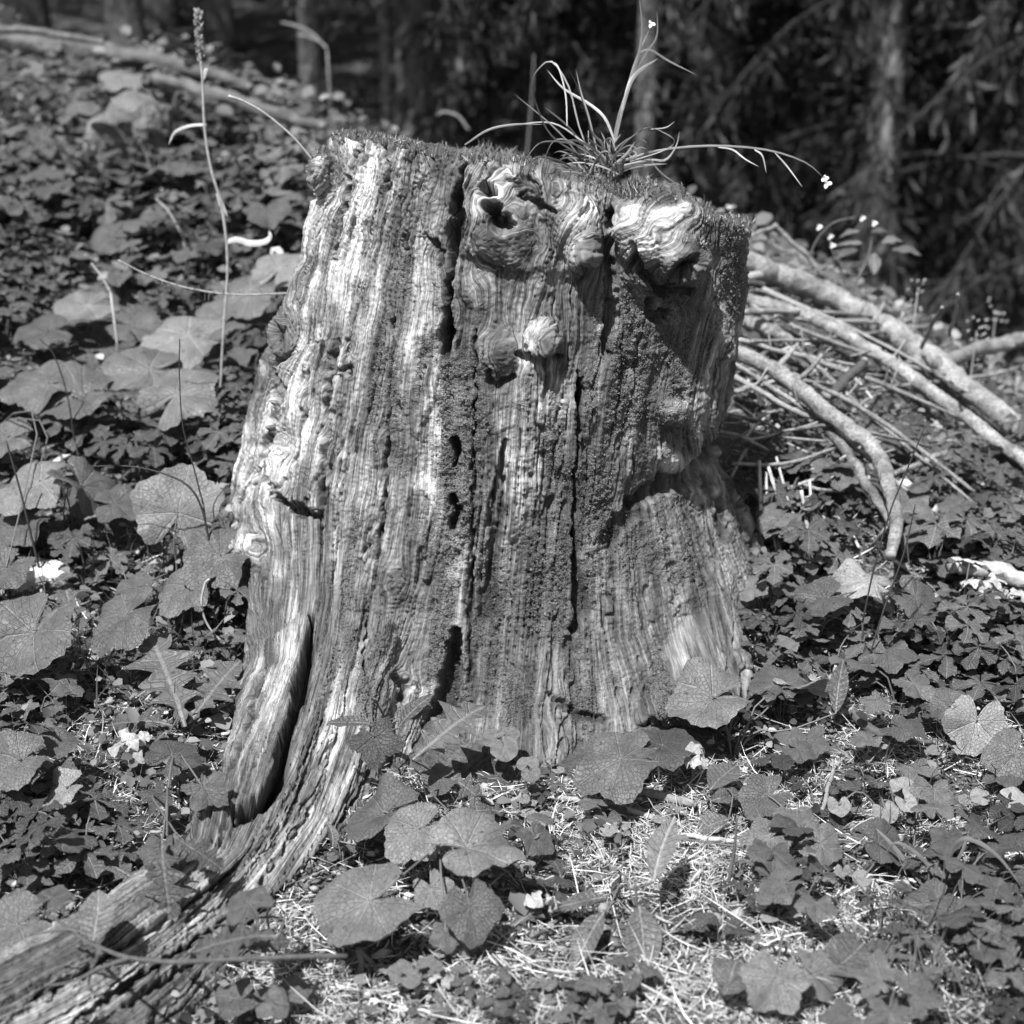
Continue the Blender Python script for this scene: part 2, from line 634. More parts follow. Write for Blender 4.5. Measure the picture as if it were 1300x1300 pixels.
def poly_sd(pts):
    """signed px distance to a polygon, positive inside"""
    pts = np.asarray(pts, float)
    ins = np.zeros(nv, bool)
    x, y = PX + 4 * n2(PX / 11, PY / 17, 55), PY + 4 * n2(PX / 9, PY / 15, 56)
    for q in range(len(pts)):
        A, B = pts[q], pts[(q + 1) % len(pts)]
        c = ((A[1] > y) != (B[1] > y)) & (x < (B[0] - A[0]) * (y - A[1]) / (B[1] - A[1] + 1e-9) + A[0])
        ins ^= c
    d, _ = seg_dist(np.vstack([pts, pts[:1]]))
    return np.where(ins, d, -d)


def blob(cx, cy, rx, ry, rot=0.0):
    c, s = math.cos(rot), math.sin(rot)
    dx, dy = PX + 14 * n2(PX / 30, PY / 50, 61) - cx, PY + 14 * n2(PX / 30, PY / 50, 62) - cy
    return np.exp(-(((c * dx + s * dy) / rx) ** 2 + ((-s * dx + c * dy) / ry) ** 2))


# lichen-crusted and pale bare areas, as on the photographed stump
lich = np.zeros(nv)
for b in ((580, 520, 70, 160), (560, 740, 60, 140), (700, 760, 90, 150), (800, 520, 70, 130), (850, 450, 70, 120), (640, 880, 70, 80), (760, 650, 60, 120), (480, 880, 50, 90),
          (880, 880, 90, 50), (700, 560, 40, 80), (840, 700, 60, 60), (910, 380, 30, 120), (500, 480, 40, 120), (440, 780, 30, 100), (790, 420, 40, 60)):
    lich = np.maximum(lich, blob(*b))
lich = np.clip(lich * .95 + .40 * fbm2(PX / 26, PY / 60, 4, 80) + .45 * fbm2(U * 60, Vv * 6, 3, 84) - .30, 0, 1)
pale = np.zeros(nv)
for b, s_ in (((385, 500, 30, 150, .12), 1.0), ((340, 600, 40, 120, .1), .8), ((440, 300, 50, 120, .15), .8), ((500, 240, 70, 70), .5), ((530, 400, 22, 130, .05), .9), ((660, 600, 26, 110, .05), .9),
              ((680, 440, 34, 40), .6), ((838, 290, 64, 52), 1.15), ((735, 290, 35, 60), .9), ((640, 250, 60, 55), .7), ((600, 330, 25, 80), .6), ((470, 680, 40, 90), .6), ((700, 520, 22, 70), .8),
              ((340, 900, 40, 110, .25), .4), ((430, 900, 30, 80, .2), .7), ((360, 1090, 80, 40, -.8), .7), ((200, 1180, 110, 40, -.7), .65), ((80, 1270, 120, 40, -.6), .8), ((440, 180, 40, 25), .9),
              ((405, 215, 22, 40), 1.0), ((320, 695, 28, 26), .9), ((930, 300, 14, 40), .6), ((720, 910, 40, 40), .5), ((860, 590, 26, 16), .8), ((540, 620, 20, 70), .5), ((845, 515, 30, 20), .6)):
    pale = np.maximum(pale, s_ * blob(*b))
pale = np.clip(pale * 1.10 + .38 * fbm2(U * 45, Vv * 9, 3, 90) + .22 * fbm2(PX / 15, PY / 22, 3, 95) - .04, 0, 1.15)
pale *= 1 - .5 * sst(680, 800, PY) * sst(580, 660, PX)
lich = lich * (1 - .85 * np.clip(pale, 0, 1)) * (1 - topf)

# relief
burl_m = np.exp(-(((PX - 840) / 70) ** 2 + ((PY - 300) / 75) ** 4))
g1 = fbm2(U * 48, Vv * 2.6, 3, 1)
g2 = 1 - 2 * np.abs(n2(U * 95, Vv * 3, 11))
gv_ = -(1 - sst(0, .38, np.abs(n2(U * 85 + 3, Vv * 2.2, 12)))) - .5 * (1 - sst(0, .45, np.abs(n2(U * 150 + 8, Vv * 4, 13))))
g3 = n2(U * 130, Vv * 4.0, 21)
pl = n2(U * 34, Vv * 2.2, 31) + .30 * n2(U * 100, Vv * 4, 32) + .10 * n2(PX / 7, PY / 9, 33)
plates = sst(-.025, .025, pl - .12) + sst(-.025, .025, pl + .28) + .8 * sst(-.03, .03, n2(U * 62, Vv * 2.6, 35) + .25 * n2(U * 120, Vv * 6, 36) - .2)
crk = np.zeros(nv)
for s_, fu, fv, wk in ((0, 30, 1.1, .04), (1, 46, 1.5, .045), (2, 75, 2.2, .055), (3, 105, 2.4, .09), (5, 88, 2.0, .075)):
    q = n2(U * fu + 31 * s_, Vv * fv, 100 + s_) + .10 * n2(PX / 9, PY / 22, 105 + s_)
    gate = sst(-.1, .25, n2(U * 14 + 7 * s_, Vv * 4.2, 110 + s_))
    crk = np.maximum(crk, (1 - sst(.0, wk, np.abs(q))) * gate)
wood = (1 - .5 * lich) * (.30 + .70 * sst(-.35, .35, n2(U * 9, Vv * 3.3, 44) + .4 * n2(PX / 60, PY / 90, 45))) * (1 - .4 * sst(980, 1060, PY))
soft = (1 - .6 * ring) * (1 - .85 * burl_m)
gr = fbm3(P, 130, 3, 140, .7)
lump = fbm3(P, 24, 3, 150)
D = wood * (.0030 * g1 * soft + .0009 * g2 * soft + .0013 * gv_ * soft + .0010 * g3 + .0040 * (plates - 1.2) * soft) - .0085 * crk * soft + .0028 * lump
D += lich * (.0022 * gr + .0022 * np.abs(fbm3(P, 60, 2, 160)))
D += ring * .0006 * np.sin(U * 900 + 3 * n2(PX / 14, PY / 14, 172)) + .0015 * fbm3(P, 300, 1, 171)
D = np.where(topf > 0, D * (1 - topf) + topf * (.010 * fbm3(P, 40, 4, 170)), D)
rot_shade = .55 * crk                                                          # dark rot plus crevice shade painted into the colour of splits and hollows
# marked splits, hollows and ledges of this stump: polyline, width px at each point, depth
CR = [(((592, 205), (582, 240), (578, 290), (572, 345), (568, 400), (566, 455)), (2, 7, 10, 5, 3, 3), .034),
      (((566, 395), (567, 430), (565, 460)), (5, 9, 4), .03),
      (((575, 560), (580, 575), (578, 590)), (5, 8, 4), .035), (((574, 630), (581, 652), (577, 672)), (4, 8, 4), .03),
      (((604, 420), (602, 560), (600, 680), (596, 800), (594, 860)), (1.4, 1.8, 2, 3, 4), .014),
      (((500, 405), (492, 560), (482, 690), (470, 760), (462, 860)), (1.4, 2, 2, 2, 1.6), .012),
      (((398, 785), (392, 830), (380, 880), (366, 930), (356, 975), (348, 1005)), (3, 7, 8, 7, 8, 5), .045),
      (((578, 800), (572, 850), (562, 905), (552, 950)), (6, 12, 18, 24), .042),
      (((738, 480), (732, 580), (730, 690), (733, 735), (742, 775), (728, 800)), (1.6, 2.6, 3, 9, 11, 6), .028),
      (((735, 470), (737, 520)), (2, 4), .015),
      (((775, 270), (772, 320), (776, 400), (770, 450)), (5, 7, 6, 4), .022),
      (((640, 560), (628, 680), (618, 780)), (4, 9, 12), .014),
      (((626, 268), (633, 280), (642, 288)), (10, 14, 9), .055), (((616, 242), (626, 244)), (9, 9), .030),
      (((856, 352), (868, 346), (884, 330)), (8, 14, 9), .060),
      (((800, 310), (812, 345), (840, 370), (880, 372)), (4, 7, 7, 5), .012),
      (((345, 415), (352, 432)), (13, 13), .020),
      (((825, 385), (830, 402), (850, 398)), (8, 10, 6), .02),
      (((800, 640), (840, 615), (868, 612), (900, 575), (912, 545)), (8, 13, 12, 9, 6), .011),
      (((770, 690), (800, 650)), (9, 11), .008),
      (((905, 570), (935, 640), (955, 700)), (7, 6, 4), .015), (((890, 590), (915, 650), (925, 700)), (5, 5, 3), .012),
      (((345, 628), (362, 640), (384, 650), (408, 652)), (3, 5, 6, 3), .016),
      (((430, 470), (445, 468), (447, 475)), (3, 5, 3), .012),
      (((620, 470), (628, 492), (650, 480)), (4, 6, 4), .012), (((660, 450), (690, 462), (712, 452)), (4, 8, 4), .014),
      (((300, 1040), (340, 1015), (362, 985)), (8, 11, 10), .03), (((430, 1060), (385, 1110), (330, 1160), (260, 1210), (160, 1275)), (4, 5, 5, 5, 4), .018),
      (((500, 930), (470, 985), (440, 1040)), (3, 4, 3), .012), (((300, 1100), (220, 1160), (120, 1225), (40, 1270)), (3, 5, 4, 3), .015),
      (((340, 850), (325, 910), (300, 985)), (2, 4, 3), .012), (((335, 1130), (250, 1195), (150, 1260), (90, 1300)), (2, 4, 4, 3), .014),
      (((452, 190), (440, 260), (425, 330)), (2, 3, 2), .012), (((490, 180), (488, 230)), (4, 5), .014), (((455, 175), (462, 205)), (3, 5), .012),
      (((545, 300), (560, 320), (556, 340)), (3, 4, 3), .012), (((410, 405), (398, 470), (392, 530)), (2, 3, 2), .008), (((430, 430), (415, 560), (412, 640)), (2, 3, 2), .008),
      (((355, 470), (362, 505), (350, 545), (338, 580), (345, 620)), (6, 8, 8, 6, 5), .016), (((660, 250), (690, 262), (712, 270)), (3, 5, 3), .012),
      (((700, 880), (730, 905), (765, 915)), (4, 6, 7), .012), (((500, 855), (520, 875), (512, 890)), (4, 6, 4), .012)]
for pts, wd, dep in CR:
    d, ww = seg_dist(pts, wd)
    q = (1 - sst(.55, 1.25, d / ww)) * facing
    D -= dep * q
    rot_shade = np.maximum(rot_shade, q * .8)
# raised sheets with sharp edges
for pts, h_, sh in ((((352, 470), (395, 440), (425, 430), (418, 560), (411, 648), (384, 646), (346, 626), (340, 590)), .012, 5),
                    (((322, 820), (388, 790), (385, 850), (368, 925), (352, 985), (330, 1015), (300, 1040), (255, 1090), (236, 1080), (262, 980)), .011, 6),
                    (((600, 195), (700, 215), (755, 250), (770, 330), (720, 350), (640, 345), (590, 320)), .008, 14),
                    (((745, 480), (790, 400), (930, 390), (926, 500), (908, 552), (868, 602), (832, 590), (795, 640), (745, 700)), .007, 9),
                    (((560, 410), (520, 420), (505, 500), (530, 560), (555, 500)), .005, 4),
                    (((610, 660), (655, 690), (690, 620), (700, 500), (640, 500)), .006, 8),
                    (((450, 640), (470, 635), (475, 700), (455, 715)), .005, 4), (((640, 1), (641, 1), (641, 2)), .0, 4)):
    sd_ = poly_sd(pts) + 5 * n2(PX / 9, PY / 26, 57)
    q = sst(-sh * .4, sh, sd_) * facing
    D += h_ * q * (1 + .25 * n2(PX / 22, PY / 40, 58))
P2 = P + N * D[:, None]
# burl droops a little
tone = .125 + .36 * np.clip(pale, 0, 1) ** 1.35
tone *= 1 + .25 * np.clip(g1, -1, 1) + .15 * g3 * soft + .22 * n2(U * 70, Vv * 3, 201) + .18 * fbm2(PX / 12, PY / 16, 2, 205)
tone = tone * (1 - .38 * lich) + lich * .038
tone *= 1 - .70 * np.clip(rot_shade, 0, 1)
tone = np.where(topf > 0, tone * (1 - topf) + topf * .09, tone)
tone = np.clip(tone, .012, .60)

# ------------------------------------------------------------------ the stump: material and parts
m = Mat('weathered_wood')
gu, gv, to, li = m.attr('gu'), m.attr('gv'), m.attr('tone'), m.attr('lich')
fib = m.noise(m.comb(m.math('MULTIPLY', gu, 210), m.math('MULTIPLY', gv, 9)), 1.0, 6, .72)
fib2 = m.noise(m.comb(m.math('MULTIPLY', gu, 480), m.math('MULTIPLY', gv, 22)), 1.0, 4, .7)
tc = m.n('ShaderNodeTexCoord').outputs['Object']
spk = m.noise(tc, 420, 3, .7)
vo = m.n('ShaderNodeTexVoronoi')
vo.inputs['Scale'].default_value = 330
m.l(tc, vo.inputs['Vector'])
woodv = m.math('MULTIPLY', m.remap(fib, .35, .63, .22, 1.62), m.remap(fib2, .34, .66, .40, 1.5))
lichv = m.math('MULTIPLY', m.remap(spk, .35, .72, .45, 2.1), m.remap(vo.outputs['Distance'], 0, .8, 1.25, .55))
mixv = m.math('ADD', m.math('MULTIPLY', woodv, m.math('SUBTRACT', 1.0, li)), m.math('MULTIPLY', lichv, li))
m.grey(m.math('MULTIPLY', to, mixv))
m.p.inputs['Roughness'].default_value = .82
m.p.inputs['Specular IOR Level'].default_value = .25
b1 = m.bump(m.math('MULTIPLY', m.math('ADD', fib, m.math('MULTIPLY', fib2, .4)), m.math('SUBTRACT', 1.0, li)), .0050, 1.0)
b2 = m.bump(m.math('MULTIPLY', m.math('SUBTRACT', spk, m.math('MULTIPLY', vo.outputs['Distance'], .8)), li), .0045, 1.0, b1)
m.l(b2, m.p.inputs['Normal'])
WOOD = m.m

full = mesh_np('full', P2, F)
NN = np.empty(nv * 3, np.float32)
full.vertex_normals.foreach_get('vector', NN)
NN = NN.reshape(-1, 3)
bpy.data.meshes.remove(full)
fcx, fcy = PX[F].mean(1), PY[F].mean(1)
ffac = facing[F].mean(1) > .3
part_id = np.zeros(len(F), int)
PARTS = ['trunk']
rootline = np.interp(fcx, (0, 300, 480, 520), (900, 880, 900, 930))
part_id[(fcy > rootline) & (fcx < 555)] = 1
PARTS.append('root')
for nm, cx, cy, rx, ry in (('burl', 838, 300, 66, 78), ('knot', 635, 278, 52, 58), ('knot', 737, 312, 26, 44), ('knot', 692, 434, 26, 28), ('knot', 632, 448, 28, 36), 
                           ('knot', 316, 697, 24, 24), ('knot', 348, 428, 24, 32), ('knot', 405, 218, 18, 34)):
    s = ffac & (((fcx - cx) / rx) ** 2 + ((fcy - cy) / ry) ** 2 < 1)
    PARTS.append(nm)
    part_id[s] = len(PARTS) - 1
stump = add('tree_stump', None, None, 'weathered grey tree stump with knots, a burl and a mossy cut top', 'tree stump', loc=(.03, .2, 0))
S0 = np.array((.03, .2, 0))
PLAB = {'burl': 'pale rounded burl with a dark hollow in its tip', 'root': 'long split root running down to the soil'}
for k, nm in enumerate(PARTS):
    fk = F[part_id == k]
    ids = np.unique(fk)
    inv = np.zeros(nv, int)
    inv[ids] = np.arange(len(ids))
    me = mesh_np(nm, P2[ids] - S0, inv[fk], WOOD)
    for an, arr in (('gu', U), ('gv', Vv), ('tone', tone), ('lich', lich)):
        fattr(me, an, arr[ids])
    me.normals_split_custom_set_from_vertices(NN[ids].tolist())
    add(nm, me, stump, PLAB.get(nm))
# ------------------------------------------------------------------ leaf materials
def leaf_mat(name, val, rnd=.3, rough=.5, spots=.5, trans=.12, vein=.65, sheen=.35):
    m = Mat(name)
    tc = m.n('ShaderNodeTexCoord').outputs['Object']
    oi = m.n('ShaderNodeObjectInfo').outputs['Random']
    off = m.n('ShaderNodeVectorMath', operation='ADD')
    m.l(tc, off.inputs[0])
    m.l(m.comb(m.math('MULTIPLY', oi, 31.0), m.math('MULTIPLY', oi, 17.0)), off.inputs[1])
    q = off.outputs[0]
    lu, lv, mid = m.attr('lu'), m.attr('lv'), m.attr('mid')
    vd = m.math('MULTIPLY', m.math('ABSOLUTE', m.math('SUBTRACT', m.math('FRACT', lu), .5)), lv)
    side = m.math('MULTIPLY', m.math('ABSOLUTE', m.math('SUBTRACT', m.math('FRACT', m.math('SUBTRACT', m.math('MULTIPLY', lv, 4.5), m.math('MULTIPLY', vd, 9.0))), .5)), .22)
    v1 = m.math('MAXIMUM', m.math('MAXIMUM', m.remap(vd, .006, .022, 1, 0), m.remap(side, .006, .018, .55, 0)), m.remap(mid, .01, .028, 1, 0))
    big = m.noise(q, 2.2, 4, .6)
    fine = m.noise(q, 16, 4, .65)
    wv = m.n('ShaderNodeTexVoronoi', feature='DISTANCE_TO_EDGE')
    wv.inputs['Scale'].default_value = 11
    m.l(q, wv.inputs['Vector'])
    net = m.remap(wv.outputs['Distance'], 0, .08, 1, 0)
    sp = m.remap(m.noise(q, 9, 2, .5), .66, .70, 1, 1 - spots)
    ml = m.remap(m.noise(q, 6, 4, .7), .60, .74, 0, .7)
    v = m.math('MULTIPLY', m.remap(big, .3, .7, val * .72, val * 1.25), m.remap(oi, 0, 1, 1 - rnd, 1 + rnd))
    v = m.math('MULTIPLY', v, m.remap(fine, .3, .7, .90, 1.10))
    v = m.math('MULTIPLY', v, m.math('ADD', 1.0, m.math('ADD', m.math('MULTIPLY', v1, vein), m.math('MULTIPLY', net, .10))))
    v = m.math('MULTIPLY', v, sp)
    v = m.math('MULTIPLY', v, m.math('ADD', 1.0, ml))
    m.grey(v)
    m.set(m.p, Roughness=rough)
    m.p.inputs['Specular IOR Level'].default_value = sheen
    hgt = m.math('ADD', m.math('MULTIPLY', v1, -.5), m.math('ADD', m.math('MULTIPLY', net, -.25), m.math('MULTIPLY', fine, .35)))
    bm_ = m.bump(hgt, .0030, 1.0)
    m.l(bm_, m.p.inputs['Normal'])
    tr = m.n('ShaderNodeBsdfTranslucent')
    m.l(m.comb(v, v, v), tr.inputs['Color'])
    mx = m.n('ShaderNodeMixShader')
    mx.inputs[0].default_value = trans
    m.l(m.p.outputs[0], mx.inputs[1])
    m.l(tr.outputs[0], mx.inputs[2])
    m.l(mx.outputs[0], m.out.inputs['Surface'])
    return m.m


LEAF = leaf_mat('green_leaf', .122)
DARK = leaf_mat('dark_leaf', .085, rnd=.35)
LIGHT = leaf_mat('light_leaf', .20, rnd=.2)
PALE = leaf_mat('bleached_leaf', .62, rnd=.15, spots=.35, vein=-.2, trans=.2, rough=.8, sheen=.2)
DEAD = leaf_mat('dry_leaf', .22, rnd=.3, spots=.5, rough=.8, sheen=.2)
STEM = simple_mat('plant_stem', .11, .55, .25, 80)
PSTEM = simple_mat('dry_stalk', .30, .7, .3, 90)
DSTEM = simple_mat('dark_stalk', .035, .6, .3, 90)


# ------------------------------------------------------------------ leaf shapes (unit size, stalk at the origin, tip along +x, face up)
def leaf_mesh(name, parts, mat):
    V, Qs, A, B, C, n = [], [], [], [], [], 0
    for v, q, a, b, c in parts:
        V.append(v)
        Qs.append(q + n)
        A.append(a)
        B.append(b)
        C.append(c)
        n += len(v)
    me = mesh_np(name, np.vstack(V), np.vstack(Qs), mat)
    fattr(me, 'lu', np.concatenate(A))
    fattr(me, 'lv', np.concatenate(B))
    fattr(me, 'mid', np.concatenate(C))
    return me


def polar_leaf(seed, teeth=9, tooth=.07, notch=.42, cup=.10, wave=.07, nv_=7, longer=.10, n=54, fold=.12, kidney=0.0):
    g = np.random.default_rng(seed)
    th = np.linspace(-math.pi + .03, math.pi - .03, n)
    ph = g.uniform(0, 6, 6)
    tri = np.abs(((th * teeth / math.pi + ph[0]) % 2) - 1)
    r0 = 1 - .10 + longer * np.cos(th) + .05 * np.sin(2 * th + ph[1]) * .6 + kidney * np.sin(th) ** 2 + .03 * np.sin(5 * th + ph[2]) - tooth * tri - .3 * tooth * np.abs(((th * teeth * 4.3 / math.pi + ph[3]) % 2) - 1)
    r0 = r0 * (.10 + .90 * sst(math.pi, math.pi - notch, np.abs(th)))
    fr = np.array((.02, .22, .45, .68, .86, 1.0))
    r = fr[:, None] * r0[None, :]
    t = np.broadcast_to(th, r.shape)
    x, y = r * np.cos(t), r * np.sin(t)
    lu = t * nv_ / (2 * math.pi) + .5
    vc = np.abs((lu % 1) - .5)
    z = -cup * r ** 2 + wave * r ** 2 * (np.sin(3 * t + ph[4]) + .7 * np.sin(5 * t + ph[5])) + fold * np.abs(y) + .16 * r * vc - .10 * np.clip(r - .75, 0, 1)
    z = z + .10 * n2(x * 1.7 + seed, y * 1.7, seed) + .03 * n2(x * 5, y * 5, seed + 1)
    V = np.stack([x, y, z], -1).reshape(-1, 3)
    i = (np.arange(len(fr) - 1)[:, None] * n + np.arange(n - 1)[None, :]).ravel()
    return [(V, np.stack([i, i + 1 + 0, i + n + 1, i + n], -1)[:, ::-1], lu.ravel(), r.ravel(), np.ones(r.size))]


def strip_leaf(seed, width=.2, shape=(.45, 1.0), lobes=0, depth=.6, sweep=.0, n=26, droop=.25, fold=.25, ang=0.0, scale=1.0, x0=0.0, wave=.05, serr=0, off=(0, 0), twist=0.0):
    g = np.random.default_rng(seed)
    n = max(n, lobes * 8 + 6, serr * 4 + 4)
    t = np.linspace(0, 1, n)
    a, p = shape
    wd = width * (np.sin(np.pi * t ** (math.log(.5) / math.log(a))) ** p + .012)
    if lobes:
        f = (t * lobes + .15) % 1
        saw = np.where(f < .75, f / .75, (1 - f) / .25)
        wd = wd * (1 - depth + depth * saw * (1 + .25 * np.sin(t * 17 + seed)))
        wd = np.maximum(wd, width * .07 * (1 - t))
    if serr:
        f = (t * serr) % 1
        wd = wd * (1 - .22 * (1 - f))
    s = np.array((-1, -.55, 0, .55, 1))
    T, S = np.meshgrid(t, s, indexing='ij')
    W = wd[:, None]
    X = T + sweep * np.abs(S) * W
    Y = S * W
    ph = g.uniform(0, 6, 3)
    Z = fold * np.abs(Y) - droop * T ** 2 + wave * np.sin(T * 9 + ph[0]) * np.abs(S) * (.3 + W) + .5 * wave * np.sin(T * 17 + ph[1]) * S * W * 4
    Y = Y + .06 * np.sin(T * 2.5 + ph[2]) + twist * T * T
    X = X * scale + x0
    Y, Z = Y * scale, Z * scale
    c, q = math.cos(ang), math.sin(ang)
    V = np.stack([X * c - Y * q + off[0], X * q + Y * c + off[1], Z], -1).reshape(-1, 3)
    i = (np.arange(n - 1)[:, None] * 5 + np.arange(4)[None, :]).ravel()
    lu = T * 9 - np.abs(S) * 1.1 + .5
    return (V, np.stack([i, i + 5, i + 6, i + 1], -1), lu.ravel(), np.full(T.size, .18), (np.abs(Y / max(scale, 1e-6)) * 0 + np.abs(S * W)).ravel())


def palmate(seed, k=5, spread=2.3, width=.36, lobes=2, depth=.45):
    g = np.random.default_rng(seed)
    out = []
    for j in range(k):
        a = (j / (k - 1) - .5) * 2 * spread
        out.append(strip_leaf(seed * 10 + j, width * g.uniform(.85, 1.1), (.62, .8), lobes, depth, .35, 20, .22, .18, a, (1 - .13 * abs(a) / spread) * g.uniform(.88, 1.05), wave=.06))
    return out


def trifoliate(seed, serr=7):
    return [strip_leaf(seed * 10 + j, .38, (.52, .75), 0, .5, .1, 30, .18, .25, a, s_, .05, serr=serr, wave=.06) for j, (a, s_) in enumerate(((0, 1), (1.75, .92), (-1.75, .92)))]


COLT = [leaf_mesh('coltsfoot_leaf', polar_leaf(s, 4 + s % 2, .17, .5, .14 + .08 * (s % 2), .10, 7, .10, fold=.06 + .1 * (s % 3), n=76), LEAF) for s in range(1, 7)]
ROUND = [leaf_mesh('round_leaf', polar_leaf(20 + s, 14, .012, .7, .05, .03, 7, .02, 40, .10), LIGHT) for s in range(3)]
LOBED = [leaf_mesh('lobed_leaf', polar_leaf(40 + s, 5, .36, .6, .12, .07, 5, .18, 60, .10), DARK) for s in range(4)]
IVY = [leaf_mesh('angular_leaf', polar_leaf(60 + s, 6, .20, .5, .12, .06, 7, .12, 60, .12), LEAF) for s in range(3)]
LANCE = [leaf_mesh('lance_leaf', [strip_leaf(80 + s, (.17, .22, .26)[s], (.48, .85), serr=0, n=22, droop=.22, fold=.3, twist=.08)], LEAF) for s in range(3)]
OVAL = [leaf_mesh('oval_leaf', [strip_leaf(90 + s, .34, (.5, .7), n=22, droop=.18, fold=.22)], LEAF) for s in range(2)]
PINN = [leaf_mesh('toothed_leaf', [strip_leaf(100 + s, .30, (.62, .75), 5, .72, -.25, 40, .28, .18)], DARK) for s in range(3)]
PALM = [leaf_mesh('palmate_leaf', palmate(120 + s), LEAF) for s in range(3)]
TRIF = [leaf_mesh('trifoliate_leaf', trifoliate(130 + s), LEAF) for s in range(2)]
CRUMP = [leaf_mesh('withered_leaf', polar_leaf(150 + s, 6, .2, .4, .5, .35, 7, .1, 44, .2), PALE) for s in range(3)]
CURL = [leaf_mesh('curled_leaf', [strip_leaf(160 + s, .22, (.45, .9), n=24, droop=.9, fold=.9, twist=.3)], PALE) for s in range(2)]


def variant(meshes, mat):
    out = []
    for me in meshes:
        c = me.copy()
        c.materials.clear()
        c.materials.append(mat)
        out.append(c)
    return out


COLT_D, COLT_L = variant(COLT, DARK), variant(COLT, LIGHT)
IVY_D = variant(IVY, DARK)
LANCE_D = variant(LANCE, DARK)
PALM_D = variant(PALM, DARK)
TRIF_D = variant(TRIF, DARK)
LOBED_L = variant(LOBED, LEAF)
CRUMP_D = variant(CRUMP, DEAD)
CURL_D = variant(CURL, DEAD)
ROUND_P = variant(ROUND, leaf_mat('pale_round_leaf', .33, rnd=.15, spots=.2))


def leaf_rot(az, pitch=0.0, roll=0.0):
    return (Matrix.Rotation(R(az), 3, 'Z') @ Matrix.Rotation(R(pitch), 3, 'Y') @ Matrix.Rotation(R(roll), 3, 'X')).to_euler()


def add_leaf(parent, me, pos, size, az, pitch, roll, base=None, lean=0.0, stem_mat=None, stem_r=.0014, name='leaf', label=None, sub='stem'):
    o = add(name, me, parent, label)
    p0 = Vector(parent.location)
    o.location = Vector(pos) - p0
    s = size
    o.scale = (s, s, s)
    e = leaf_rot(az, pitch, roll)
    if lean:
        e = (Matrix.Rotation(R(lean), 3, 'X') @ e.to_matrix()).to_euler()      # leaves lean out to the light
    o.rotation_euler = e
    if base is not None:
        b = MB()
        bb, pp = np.array(base, float), np.array(pos, float)
        Mx = np.array(e.to_matrix())
        d = np.linalg.norm(pp - bb)
        mid = bb * .45 + pp * .55 + np.array((0, 0, .18 * d)) - Mx[:, 0] * .15 * d
        pts = smooth_path([bb - np.array((0, 0, .01)), bb * .8 + pp * .2 + np.array((0, 0, .16 * d)), mid, pp], 8)
        # the stalk is a piece of the leaf: express it in the leaf's own space
        loc = ((pts - pp) @ Mx) / s
        b.tube(loc, np.linspace(stem_r * 1.3, stem_r * .8, 8) / s, 5, cap=False)
        add(sub, b.mesh(sub, stem_mat or STEM), o)
    return o


def az_of(px, py, qx, qy):
    """ground azimuth of the direction between two pixels"""
    a, b = on_ground(px, py), on_ground(qx, qy)
    return math.degrees(math.atan2(b[1] - a[1], b[0] - a[0]))


HERO = []


def leaf_at(plant, meshes, px, py, rpx, az, pitch=8, roll=0, h=.05, base=None, k=None, stem_mat=None, label=None, lean=20):
    pos = on_ground(px, py, h + .012)
    d = float((pos - CAM) @ FWD)
    size = rpx * d / FPX * (1.15 if px > 820 and py > 850 else 1.06)
    HERO.append((px, py, rpx))
    me = meshes[k if k is not None else random.randrange(len(meshes))]
    return add_leaf(plant, me, pos, size, az, pitch, roll, base, lean, stem_mat, label=label)


def plant_at(name, label, cat, bpx, bpy, leaves, group=None, stem_mat=None):
    """leaves: (meshes, px, py, r px, azimuth, pitch, roll, height)"""
    b = on_ground(bpx, bpy)
    p = add(name, None, None, label, cat, group, loc=b)
    for L in leaves:
        meshes, px, py, rpx, az = L[:5]
        pitch, roll, h = (list(L[5:]) + [8, 0, .05][len(L) - 5:])[:3]
        leaf_at(p, meshes, px, py, rpx, az, pitch, roll, h, b, stem_mat=stem_mat)
    return p


# ------------------------------------------------------------------ hero plants of the foreground
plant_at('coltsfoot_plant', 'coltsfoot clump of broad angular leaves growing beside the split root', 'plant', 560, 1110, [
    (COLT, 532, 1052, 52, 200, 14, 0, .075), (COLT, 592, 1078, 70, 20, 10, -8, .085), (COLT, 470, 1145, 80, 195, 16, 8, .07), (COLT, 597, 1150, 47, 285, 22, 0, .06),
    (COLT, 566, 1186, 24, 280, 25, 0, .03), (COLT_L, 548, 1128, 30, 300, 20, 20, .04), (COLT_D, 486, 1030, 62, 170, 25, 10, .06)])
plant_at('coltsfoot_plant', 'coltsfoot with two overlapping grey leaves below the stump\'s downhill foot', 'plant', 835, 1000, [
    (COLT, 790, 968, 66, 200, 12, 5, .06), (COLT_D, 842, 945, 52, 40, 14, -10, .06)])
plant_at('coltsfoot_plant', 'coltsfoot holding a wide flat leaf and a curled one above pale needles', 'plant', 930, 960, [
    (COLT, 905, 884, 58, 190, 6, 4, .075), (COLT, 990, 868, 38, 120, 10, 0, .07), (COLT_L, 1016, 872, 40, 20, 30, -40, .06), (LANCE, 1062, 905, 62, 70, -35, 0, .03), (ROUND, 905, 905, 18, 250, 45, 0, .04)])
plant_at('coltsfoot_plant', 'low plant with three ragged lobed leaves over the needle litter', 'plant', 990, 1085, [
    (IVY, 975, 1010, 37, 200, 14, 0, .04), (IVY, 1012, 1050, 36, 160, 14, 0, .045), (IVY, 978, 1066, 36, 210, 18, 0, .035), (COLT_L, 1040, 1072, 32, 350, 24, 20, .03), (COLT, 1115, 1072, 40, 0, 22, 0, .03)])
plant_at('coltsfoot_plant', 'small plant with one scalloped leaf flat on pale litter', 'plant', 1030, 960, [(COLT, 1024, 940, 27, 270, 12, 0, .03)])
